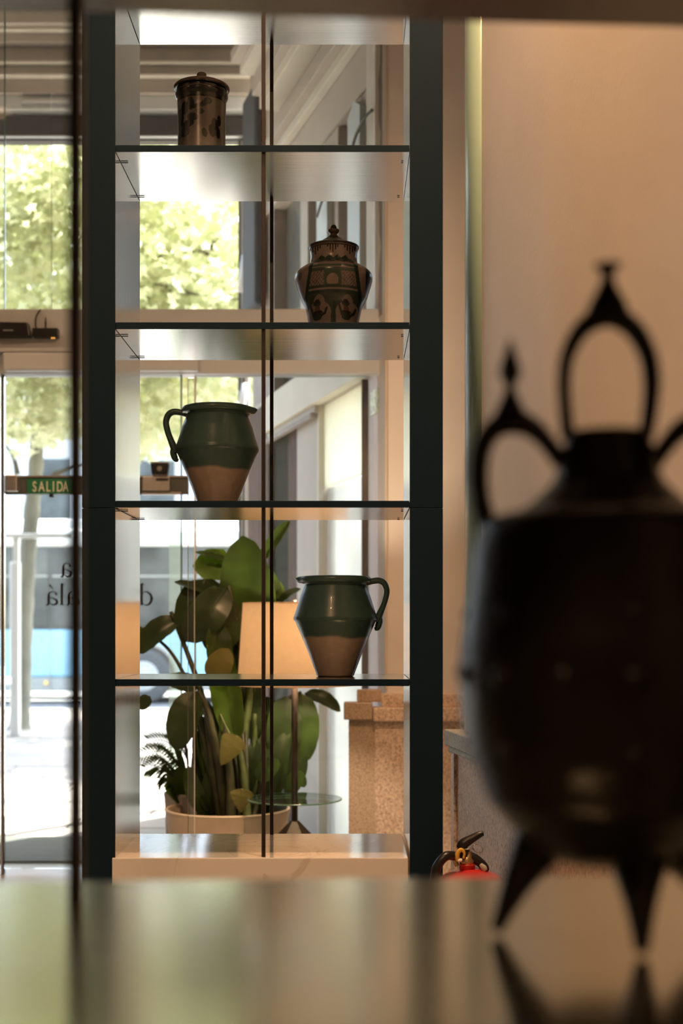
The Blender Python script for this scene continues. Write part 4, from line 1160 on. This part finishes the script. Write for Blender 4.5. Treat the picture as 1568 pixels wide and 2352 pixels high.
YP = 6.02
pc = Vector((PX(523,YP), YP, 0))
pl = thing('potted_plant', 'big leafy plant with paddle leaves in a wide sand coloured pot', 'plant', pc)
zr = PZ(1857,YP); rr = 143/F*YP
b = MB(); b.lathe(crp([(rr*0.72,0.0),(rr*0.80,0.03),(rr*0.90,zr*0.5),(rr*0.985,zr-0.02),(rr,zr),(rr*0.985,zr+0.004),(rr*0.955,zr),(rr*0.93,zr-0.05)],4), (pc.x,pc.y,0), 72, cap=False); b.lathe([(0,0.004),(rr*0.73,0.004)],(pc.x,pc.y,0),48,cap=False)
b.build('pot', M['potsand'], pl)
b = MB(); b.lathe([(rr*0.94,zr-0.06),(rr*0.6,zr-0.045),(0,zr-0.03)], (pc.x,pc.y,0), 40, cap=False); b.build('soil', M['soil'], pl)
def LF(bx,by,tx,ty,wpx,mat,dy=0.0,face=(0,-1,0.15),fold=0.22,bend=0.05,shape='oval',dyt=None):
    Y0 = YP+dy; Y1 = YP+(dy if dyt is None else dyt)
    b = leaf_mesh(P(bx,by,Y0), P(tx,ty,Y1), wpx/F*Y0, face, fold, bend, shape)
    b.build('leaf', M[mat], pl)
def ST(pts, r0, r1, mat='stalk', dys=None):
    pp = []
    for i,(x,y) in enumerate(pts):
        pp.append(P(x,y,YP+(dys[i] if dys else 0)))
    q = cr(pp,6)
    b = MB(); b.tube(q, [r0+(r1-r0)*i/(len(q)-1) for i in range(len(q))], 8); b.build('stem', M[mat], pl)
# big upright paddle leaf and the folded ones round it
LF(596,1505,557,1230,140,'leaf_mid',0.02,(-0.35,-1,0.1),0.18,0.04)
LF(520,1352,428,1474,86,'leaf_dark',-0.06,(0.25,-1,0.2),0.25,0.22)
LF(470,1330,426,1475,92,'leaf_dark',-0.05,(-0.3,-1,0.1),0.15,0.05)
LF(530,1385,400,1336,42,'leaf_dark',-0.05,(0.0,-0.6,1),0.2,0.05)
LF(532,1300,442,1300,76,'leaf_bright',0.16,(-0.1,-1,0.3),0.2,0.05,'strap')
LF(545,1295,448,1268,34,'leaf_mid',0.14,(0,-0.5,1),0.2,0.02)
LF(552,1392,488,1500,70,'leaf_dark',-0.02,(0.5,-1,0.1),0.3,0.05)
LF(560,1390,540,1560,96,'leaf_dark',0.05,(0.3,-1,0),0.2,0.05)
LF(520,1420,470,1330,60,'leaf_dark',0.06,(0,-1,0.2),0.2,0.05)
LF(478,1395,480,1495,44,'leaf_yellow',0.10,(0.2,-1,0.1),0.2,0.04)
LF(498,1430,502,1556,62,'leaf_mid',-0.10,(0.3,-1,0),0.3,0.08)
LF(485,1560,525,1490,62,'leaf_yellow',-0.14,(0.1,-1,0.1),0.2,0.06)
LF(410,1422,318,1500,64,'leaf_dark',-0.02,(0.2,-0.8,0.8),0.25,0.12)
LF(412,1428,330,1450,50,'leaf_mid',0.02,(0.1,-0.6,1),0.2,0.10)
LF(348,1448,300,1500,56,'leaf_dark',0.04,(0,-0.8,0.6),0.2,0.05)
LF(543,1705,500,1440,74,'leaf_bright',-0.08,(-0.2,-1,0.1),0.35,0.04,'oval')
LF(566,1700,560,1490,86,'leaf_dark',0.06,(0.2,-1,0.1),0.2,0.05)
LF(448,1588,404,1722,78,'leaf_dark',-0.12,(-0.2,-1,0.15),0.2,0.10)
LF(455,1582,380,1560,60,'leaf_dark',-0.05,(0,-0.7,0.8),0.2,0.05)
LF(440,1590,452,1660,48,'leaf_bright',0.08,(0,-1,0),0.2,0.04)
LF(345,1600,318,1628,34,'leaf_dark',-0.03,(0,-1,0.4),0.2,0.05)
LF(600,1290,666,1196,34,'leaf_mid',0.12,(-0.3,-1,0.5),0.5,0.02)
LF(625,1360,652,1348,50,'leaf_bright',0.10,(0,-1,0.2),0.2,0.05)
LF(640,1382,690,1352,30,'leaf_dark',0.06,(0,-0.6,1),0.2,0.05)
LF(600,1300,640,1430,56,'leaf_mid',0.10,(0.3,-1,0),0.2,0.04)
LF(690,1592,694,1755,78,'leaf_mid',0.10,(0.2,-1,0),0.25,0.06)
LF(700,1592,782,1634,44,'leaf_dark',0.16,(0.1,-0.7,0.8),0.2,0.12)
LF(655,1600,640,1760,84,'leaf_dark',0.06,(0.3,-1,0),0.2,0.06)
LF(612,1600,615,1720,70,'leaf_dark',0.10,(-0.2,-1,0.1),0.2,0.05)
LF(625,1690,655,1800,60,'leaf_dark',0.04,(0.2,-1,0.2),0.2,0.05)
LF(690,1720,662,1830,52,'leaf_dark',0.10,(0.2,-1,0.2),0.2,0.05)
LF(620,1800,640,1700,40,'leaf_bright',0.14,(0,-1,0),0.2,0.05)
LF(545,1690,508,1758,58,'leaf_yellow',-0.16,(-0.1,-1,0.1),0.15,0.05,'heart')
LF(556,1812,553,1866,50,'leaf_yellow',-0.27,(0,-1,0.1),0.1,0.04,'heart')
LF(660,1820,690,1770,40,'leaf_mid',0.02,(0,-1,0.3),0.2,0.05)
LF(680,1770,700,1808,26,'leaf_mid',0.06,(0,-1,0.3),0.2,0.05)
LF(590,1790,640,1745,46,'leaf_mid',-0.10,(0,-1,0.3),0.2,0.05)
ST([(508,1885),(490,1760),(470,1620),(430,1500),(392,1405)], 0.020, 0.009, 'stalk', [0,-0.05,-0.06,-0.04,-0.02])
ST([(505,1885),(470,1700),(440,1590),(390,1495),(322,1440)], 0.014, 0.006, 'stalk', [0.02,-0.02,-0.02,0,0.02])
ST([(520,1885),(505,1760),(478,1640),(455,1585)], 0.026, 0.012, 'stalk', [-0.02,-0.08,-0.1,-0.1])
ST([(540,1885),(540,1700),(552,1480),(524,1345)], 0.022, 0.009, 'stalk', [0.02,0.02,0,-0.05])
ST([(556,1885),(558,1720),(580,1560),(596,1500)], 0.026, 0.012, 'stalk_green', [-0.05,0,0.02,0.02])
ST([(575,1885),(580,1720),(600,1500),(604,1300)], 0.022, 0.009, 'stalk_green', [0,0.05,0.1,0.12])
ST([(592,1885),(610,1740),(650,1620),(692,1590)], 0.018, 0.008, 'stalk', [0.02,0.08,0.1,0.1])
ST([(530,1885),(528,1780),(512,1650)], 0.024, 0.014, 'stalk', [-0.1,-0.1,-0.08])
ST([(568,1885),(560,1780),(545,1700)], 0.020, 0.012, 'stalk_green', [-0.12,-0.1,-0.08])
ST([(548,1885),(550,1780),(556,1600)], 0.030, 0.016, 'stalk', [0.03,0.04,0.06])
ST([(580,1885),(600,1800),(618,1740)], 0.012, 0.008, 'stalk', [-0.1,-0.05,0])
ST([(505,1640),(530,1690),(545,1692)], 0.005, 0.004, 'stalk_green', [-0.1,-0.14,-0.16])

prnd = random.Random(11)
for k in range(26):
    bx = prnd.uniform(480, 640); by = prnd.uniform(1800, 1880)
    tx = bx + prnd.uniform(-55, 55) + (20 if bx > 560 else -10); ty = prnd.uniform(1610, 1800)
    LF(bx, by, tx, ty, prnd.uniform(34, 62), prnd.choice(['leaf_dark','leaf_dark','leaf_dark','leaf_mid']), prnd.uniform(-0.02, 0.2), (prnd.uniform(-0.6,0.6), -1, prnd.uniform(0,0.4)), 0.25, prnd.uniform(0.02,0.12))
for k in range(10):
    bx = prnd.uniform(500, 610)
    ST([(bx,1885),(bx+prnd.uniform(-12,12),1780),(bx+prnd.uniform(-30,35),1640)], prnd.uniform(0.010,0.018), 0.006, prnd.choice(['stalk','stalk_green']), [prnd.uniform(-0.1,0.1), prnd.uniform(-0.1,0.1), prnd.uniform(-0.05,0.12)])

# low fern-like palm and its grey pot, behind to the left
YK = 6.28
kc = Vector((PX(432,YK), YK, 0))
kp = thing('potted_palm', 'small feathery palm in a grey pot beside the big leafy plant', 'plant', kc)
rk = 56/F*YK; zk = PZ(1822,YK)
b = MB(); b.lathe(crp([(rk*0.78,0.0),(rk*0.85,0.1),(rk*0.95,zk-0.06),(rk,zk),(rk*0.94,zk),(rk*0.90,zk-0.05)],4), (kc.x,kc.y,0), 48, cap=False); b.lathe([(0,0.004),(rk*0.79,0.004)],(kc.x,kc.y,0),32,cap=False); b.build('pot', M['potgrey'], kp)
b = MB(); b.lathe([(rk*0.92,zk-0.05),(0,zk-0.03)], (kc.x,kc.y,0), 32, cap=False); b.build('soil', M['soil'], kp)
def frond(pts, nl, ll, mat):
    q = cr([P(x,y,YK+d) for x,y,d in pts], 8)
    b = MB(); b.tube(q, [0.005*(1-0.8*i/(len(q)-1)) for i in range(len(q))], 6)
    for i in range(nl):
        f = 0.25 + 0.75*i/(nl-1)
        idx = min(len(q)-2, int(f*(len(q)-1)))
        t = (q[idx+1]-q[idx]).normalized()
        for s in (-1,1):
            d = (t*0.75 + Vector((0,0,1)).cross(t)*0.0 + Vector((0.15,-0.2,s*0.75))).normalized()
            L = ll*(0.6+0.5*math.sin(math.pi*(0.15+0.8*f)))
            p0 = q[idx]; p1 = p0 + d*L - Vector((0,0,0.15*L))
            sdv = d.cross(Vector((0,1,0.2))).normalized()*L*0.068
            pm = p0 + d*L*0.45
            b.add([p0, pm+sdv, p1, pm-sdv], [(0,1,2,3)], 0, False)
    b.build('frond', M[mat], kp)
for pts in ([(432,1850,0),(415,1780,-.04),(370,1728,-.06),(318,1735,-.06)], [(432,1850,0),(420,1760,0),(385,1705,0),(340,1702,0)], [(430,1850,0),(410,1800,-.08),(370,1755,-.1),(335,1768,-.1)],
            [(436,1850,0),(440,1750,.03),(452,1690,.05),(470,1668,.05)], [(434,1850,0),(415,1770,.05),(400,1720,.06),(392,1690,.06)], [(432,1850,0),(400,1800,-.1),(380,1778,-.12),(368,1790,-.14)],
            [(432,1850,0),(430,1760,-.04),(422,1710,-.06),(412,1685,-.06)], [(434,1850,0),(450,1790,-.06),(468,1760,-.1),(480,1750,-.1)]):
    frond(pts, 24, 0.080, 'leaf_dark')
for (bx,by,tx,ty,w,mt) in ((430,1850,385,1775,40,'leaf_mid'),(425,1840,378,1800,36,'leaf_bright'),(432,1850,410,1760,44,'leaf_mid'),(440,1850,455,1780,42,'leaf_mid'),(440,1850,482,1790,40,'leaf_bright'),(436,1850,470,1815,36,'leaf_mid'),(430,1850,398,1825,30,'leaf_mid'),(440,1855,462,1745,44,'leaf_dark')):
    leaf_mesh(P(bx,by,YK-0.06), P(tx,ty,YK-0.12), w/F*YK, (0,-1,0.5), 0.2, 0.1).build('leaf', M[mt], kp)

# ------------------------------------------------------------------ street
bus = thing('city_bus', 'light blue city bus with dark windows passing on the road', 'bus', (-6.6, 24.2, -0.1))
BY = 23.0
x0, x1 = -12.8, -0.9
b = MB(); b.box(x0, x1, BY, BY+2.5, 0.36, 1.21); b.build('lower_body', M['busblue'], bus, bevel=0.05)
b = MB(); b.box(x0, x1, BY+0.01, BY+2.49, 0.12, 0.36); b.build('skirt', M['busskirt'], bus, bevel=0.02)
b = MB(); b.box(x0, x1, BY+0.02, BY+2.48, 1.21, 2.66); b.build('window_band', M['buswin'], bus)
b = MB(); b.box(x0, x1, BY, BY+2.5, 2.66, 2.98); b.build('roof', M['white'], bus, bevel=0.08, seg=3)
b = MB(); b.box(x0+1, x1-1, BY+0.4, BY+2.1, 2.98, 3.18); b.build('roof_unit', M['white'], bus, bevel=0.06)
for k in range(8):
    xx = x0+0.35+k*1.44
    b = MB(); b.box(xx, xx+1.36, BY, BY+0.02, 1.27, 2.60); wpn = b.build('window_pane', M['buswin'], bus, bevel=0.01)
    b = MB(); b.box(xx, xx+1.36, BY-0.012, BY, 2.13, 2.16); b.build('window_bar', M['busskirt'], wpn)
for k in range(1, 9):
    xx = x0+0.31+k*1.44
    b = MB(); b.box(xx-0.012, xx+0.012, BY-0.004, BY+0.01, 0.14, 1.2); b.build('panel_seam', M['greymetal'], bus)
for wx in (PX(330,BY), PX(330,BY)-5.9):
    q = MB(); q.lathe(crp([(0.0,-0.02),(0.40,-0.02),(0.47,0.0),(0.48,0.06),(0.48,0.22),(0.46,0.28)],3), (0,0,0), 36)
    q.v = [(a+wx, BY-0.03+c, bb+0.38) for a,bb,c in q.v]; wl = q.build('wheel', M['rubber'], bus)
    q = MB(); q.lathe(crp([(0.27,0.0),(0.25,0.02),(0.14,0.015),(0.12,0.06),(0.0,0.07)],3), (0,0,0), 28)
    q.v = [(a+wx, BY-0.045-c, bb+0.38) for a,bb,c in q.v]; q.build('hub', M['hub'], wl)
    q = MB()
    for i in range(25):
        a0 = math.pi*i/24
        q.v += [(wx+0.56*math.cos(a0), BY-0.02, 0.38+0.56*math.sin(a0)), (wx+0.62*math.cos(a0), BY-0.02, 0.38+0.62*math.sin(a0)), (wx+0.62*math.cos(a0), BY+0.02, 0.38+0.62*math.sin(a0)), (wx+0.56*math.cos(a0), BY+0.02, 0.38+0.56*math.sin(a0))]
    for i in range(24):
        for k in range(4): q.f.append([i*4+k, i*4+(k+1)%4, (i+1)*4+(k+1)%4, (i+1)*4+k]); q.m.append(0); q.s.append(False)
    q.build('wheel_arch', M['busskirt'], bus)
    q = MB(); q.lathe([(0.0,0.0),(0.56,0.0),(0.56,0.012)], (0,0,0), 36)
    q.v = [(a+wx, BY-0.006-c*0.2, max(bb+0.38,0.12)) for a,bb,c in q.v]; q.build('wheel_well', M['umber'], bus)
b = MB(); b.box(PX(103,BY), PX(109,BY), BY-0.03, BY, PZ(1571,BY), PZ(1565,BY)); b.build('side_lamp', M['amber'], bus)

sh = thing('bus_shelter', 'slim grey bus shelter post and roof bar on the pavement', 'bus shelter', (PX(36,15),15,0))
b = MB(); b.box(PX(-130,15), PX(172,15), 14.9, 15.1, PZ(1236,15), PZ(1226,15)); b.build('roof_bar', M['alu'], sh, bevel=0.01)
b = MB(); b.box(PX(31,15), PX(44,15), 14.97, 15.03, PZ(1300,15), PZ(1236,15)); b.build('upper_post', M['alu'], sh)
b = MB(); b.box(PX(25,15), PX(46,15), 14.95, 15.05, 0.0, PZ(1291,15)); b.build('post', M['alu'], sh, bevel=0.01)
b = MB(); b.box(PX(-130,15), PX(30,15), 14.9, 15.3, PZ(1572,15), PZ(1556,15)); b.build('bench', M['white'], sh, bevel=0.01)
b = MB(); b.box(PX(-120,15), PX(-110,15), 14.95, 15.05, 0.0, PZ(1236,15)); b.build('post', M['alu'], sh)
rl_ = thing('road_railing', 'thin dark railing along the kerb behind the tree trunk', 'railing', (-4.6,19.3,0))
b = MB(); b.tube([(-8.5,19.3,PZ(1609,19.3)),(-3.95,19.3,PZ(1609,19.3))], 0.012, 8); b.build('rail', M['greymetal'], rl_)
for x in (-8.4,-6.2,-4.0):
    b = MB(); b.tube([(x,19.3,0),(x,19.3,PZ(1609,19.3))], 0.012, 8); b.build('post', M['greymetal'], rl_)

# opposite buildings
def building(x0, x1, y, h, mat, label):
    o = thing('apartment_building', label, 'building', ((x0+x1)/2, y, -0.1))
    b = MB(); b.box(x0, x1, y, y+8, -0.1, h); b.build('wall', M[mat], o)
    b = MB(); b.box(x0-0.1, x1+0.1, y-0.35, y, h-0.5, h); b.build('cornice', M['white'], o)
    wb = None
    nx = int((x1-x0)/2.6)
    for j in range(int((h-1.5)//3.4)):
        for i in range(nx):
            x = x0+1.3+i*2.6; z = 1.0+j*3.4
            if wb is None:
                b = MB(); b.box(-0.55, 0.55, -0.08, 0.0, 0, 2.0); wb = b.build('window', M['buswin'])
                b = MB(); b.box(-0.65, 0.65, -0.12, 0.0, -0.12, 0.0); sb = b.build('window_sill', M['white']); sb.parent = wb
                wq = wb
            else:
                wq = wb.copy(); COL.objects.link(wq); s2 = sb.copy(); COL.objects.link(s2); s2.parent = wq
            wq.parent = o; wq.location = Vector((x, y, z)) - o.location
    return o
building(-26, -7.4, 40, 15, 'facade', 'pale rendered apartment block across the road behind the tree trunk')
building(-7.3, 6, 40.5, 18, 'facade', 'pale apartment block across the road seen over the bus')
building(-36, -26.2, 41, 13, 'facade2', 'brick red apartment block across the road at the far edge')

# plane trees
def tree(name_label, x, y, trunk_pts, branches, n_leaf, blobs, leaf=0.17):
    t = thing('plane_tree', name_label, 'tree', (x,y,0), 'street plane trees')
    b = MB(); q = cr(trunk_pts, 8)
    r0, r1 = 0.125, 0.05
    rad = [r0+(r1-r0)*(i/(len(q)-1)) + 0.045*math.exp(-i/2.0) + 0.006*math.sin(i*1.7) for i in range(len(q))]
    b.tube(q, rad, 16); b.build('trunk', M['bark'], t)
    for pts, ra in branches:
        qq = cr(pts, 6)
        b = MB(); b.tube(qq, [ra*(1-0.75*i/(len(qq)-1)) for i in range(len(qq))], 8); b.build('branch', M['bark_dark'], t)
    # foliage: five-lobed leaves scattered through ellipsoids
    ang = np.linspace(0, 2*np.pi, 10, endpoint=False)
    rad_l = np.where(np.arange(10) % 2 == 0, 1.0, 0.52); rad_l[5] = 0.15
    lobe = np.stack([np.cos(ang)*rad_l, np.sin(ang)*rad_l, np.zeros(10)], -1)
    tot = sum(bl[6] for bl in blobs)
    VV, FF = [], []
    cnt = 0
    for (cx,cy,cz,rx,ry,rz,wt) in blobs:
        k = int(n_leaf*wt/tot)
        d = rng.normal(size=(k,3)); d /= np.linalg.norm(d,axis=1)[:,None]
        rr_ = rng.uniform(0,1,k)**(1/2.4)
        c = np.array((cx,cy,cz)) + d*rr_[:,None]*np.array((rx,ry,rz))
        nrm = rng.normal(size=(k,3))*0.6 + np.array((0.0,-0.6,0.55)); nrm /= np.linalg.norm(nrm,axis=1)[:,None]
        a = np.cross(nrm, rng.normal(size=(k,3))); a /= np.linalg.norm(a,axis=1)[:,None]
        bb = np.cross(nrm, a)
        s = leaf*rng.uniform(0.6,1.15,k)*0.55
        v = c[:,None,:] + s[:,None,None]*(lobe[None,:,0:1]*a[:,None,:] + lobe[None,:,1:2]*bb[:,None,:]) 
        v += (nrm*s[:,None])[:,None,:]*(-0.25*(lobe[None,:,0:1]**2))
        ctr = c + nrm*s[:,None]*0.05
        VV.append(np.concatenate([ctr[:,None,:], v], 1).reshape(-1,3))
        idx = np.arange(k)*11 + cnt
        for j in range(10):
            FF.append(np.stack([idx, idx+1+j, idx+1+(j+1)%10], -1))
        cnt += k*11
    V = np.concatenate(VV) - np.array((x,y,0)); Fc = np.concatenate(FF)
    me = bpy.data.meshes.new('foliage')
    me.vertices.add(len(V)); me.vertices.foreach_set('co', V.ravel())
    me.loops.add(len(Fc)*3); me.loops.foreach_set('vertex_index', Fc.ravel().astype(np.int32))
    me.polygons.add(len(Fc)); me.polygons.foreach_set('loop_start', np.arange(0,len(Fc)*3,3,dtype=np.int32)); me.polygons.foreach_set('loop_total', np.full(len(Fc),3,dtype=np.int32))
    me.update(calc_edges=True); me.validate()
    me.materials.append(M['tree_leaf'])
    o = bpy.data.objects.new('foliage', me); COL.objects.link(o); o.parent = t; o['kind'] = 'stuff'
    return t
YT = 16.0
def tp(px, py, Y=YT): return P(px, py, Y)
tree('slender plane tree with a bare leaning mottled trunk, seen through the street door', PX(45,YT), YT,
     [Vector((PX(44,YT),YT,-0.05)), tp(48,1600), tp(54,1450), tp(62,1300), tp(75,1150), tp(84,1040), tp(82,940), tp(62,850), tp(48,700), tp(40,500), tp(30,200)],
     [([tp(86,1020), tp(108,980), tp(135,935), tp(166,905)], 0.045), ([tp(40,1090), tp(34,1060), tp(22,1035), tp(4,1015)], 0.04), ([tp(120,1092,15), tp(150,1080,15), tp(190,1065,15)], 0.04), ([tp(62,850),tp(20,800),tp(-30,740)],0.05)],
     8000, [(PX(60,15),15,4.6,2.0,2.2,1.3,1.2),(PX(-60,15),15,6.6,2.6,2.6,1.9,2.0),(PX(150,14),14,6.2,1.6,2.0,1.9,1.3),(PX(20,14.5),14.5,3.75,0.8,1.4,0.55,0.35),(PX(130,14.5),14.5,3.75,0.8,1.4,0.5,0.25),(PX(100,14.5),14.5,5.0,1.6,1.6,1.0,0.9)])
Y2 = 15.0
tree('plane tree with long side branches filling the middle of the glass front', PX(232,Y2), Y2,
     [Vector((PX(232,Y2),Y2,-0.05)), tp(234,1600,Y2), tp(230,1300,Y2), tp(226,1000,Y2), tp(232,700,Y2), tp(240,300,Y2)],
     [([tp(232,700,14), tp(340,662,13.6), tp(400,664,13.5), tp(450,680,13.4), tp(500,690,13.3), tp(560,682,13.3)], 0.045), ([tp(232,600,14.2), tp(340,590,13.8), tp(420,580,13.6), tp(510,575,13.5)], 0.035), ([tp(470,590,13.6),tp(500,545,13.5),tp(530,515,13.5)],0.03),
      ([tp(232,1000,14.4), tp(300,960,14), tp(380,930,13.8), tp(400,940,13.8)], 0.03)],
     9500, [(PX(330,14),14,6.0,1.7,2.0,1.5,1.4),(PX(470,14),14,5.6,1.5,2.0,1.5,1.3),(PX(400,14),14,4.5,1.3,1.8,0.9,0.9),(PX(380,14),14,3.7,0.9,1.6,0.55,0.4),(PX(330,13.6),13.6,3.35,0.5,1.0,0.35,0.15),(PX(520,13.6),13.6,4.2,0.9,1.5,0.9,0.5),(PX(300,16),16,7.6,3.0,2.2,1.6,1.6)])
Y3 = 18.0
tree('further plane tree whose bright crown shows behind the shelf rods', PX(690,Y3), Y3,
     [Vector((PX(690,Y3),Y3,-0.05)), tp(688,1300,Y3), tp(694,1000,Y3), tp(690,600,Y3)],
     [([tp(692,900,Y3), tp(600,800,17.5), tp(500,760,17.2)], 0.05)],
     6000, [(PX(520,18),18,6.2,2.4,2.0,1.9,1.3),(PX(420,18),18,5.2,1.9,2.0,1.3,1.0),(PX(640,18),18,7.0,2.4,2.2,1.8,0.8),(PX(470,18),18,4.3,1.5,1.6,0.8,0.5)])

# ------------------------------------------------------------------ ceiling lamps added out of view for warm fill
def added_can_light(x, y, power, label, depth=0.16, size=0.15):
    """added surface-mounted can lamp for unseen warm fill; the disc sits deep inside the tube"""
    t = thing('added_downlight', label, 'fill_downlight', (x,y,4.6), 'added ceiling fill lamps')
    b = MB(); b.lathe([(0.105,-depth),(0.112,-depth),(0.112,0.0),(0.105,0.0)], (x,y,4.6), 32, cap=False); b.lathe([(0.105,0.0),(0.105,-depth)], (x,y,4.6), 32, cap=False); b.build('can', M['black'], t)
    b = MB(); b.lathe([(0.0,-0.010),(0.09,-0.010)], (x,y,4.6), 32, cap=False); b.build('lens', M['lamp_emit'], t)
    l = bpy.data.lights.new('added_can_light', 'AREA'); l.shape = 'DISK'; l.size = size; l.energy = power; l.color = WARM
    lo = bpy.data.objects.new('added_can_light', l); COL.objects.link(lo); lo.parent = t; lo.location = (0,0,-0.02)
added_can_light(-1.15, -1.05, 120, 'unseen can lamp added on the ceiling over the viewer for fill', 0.05, 0.2)
added_can_light(0.285, 2.7, 140, 'unseen can lamp added on the ceiling to light the tan wall', 0.05, 0.2)
added_can_light(0.95, 5.35, 16, 'unseen can lamp added behind the tan wall end to light the pillar')
added_can_light(-2.2, 5.1, 42, 'unseen can lamp added on the ceiling near the street door for fill')
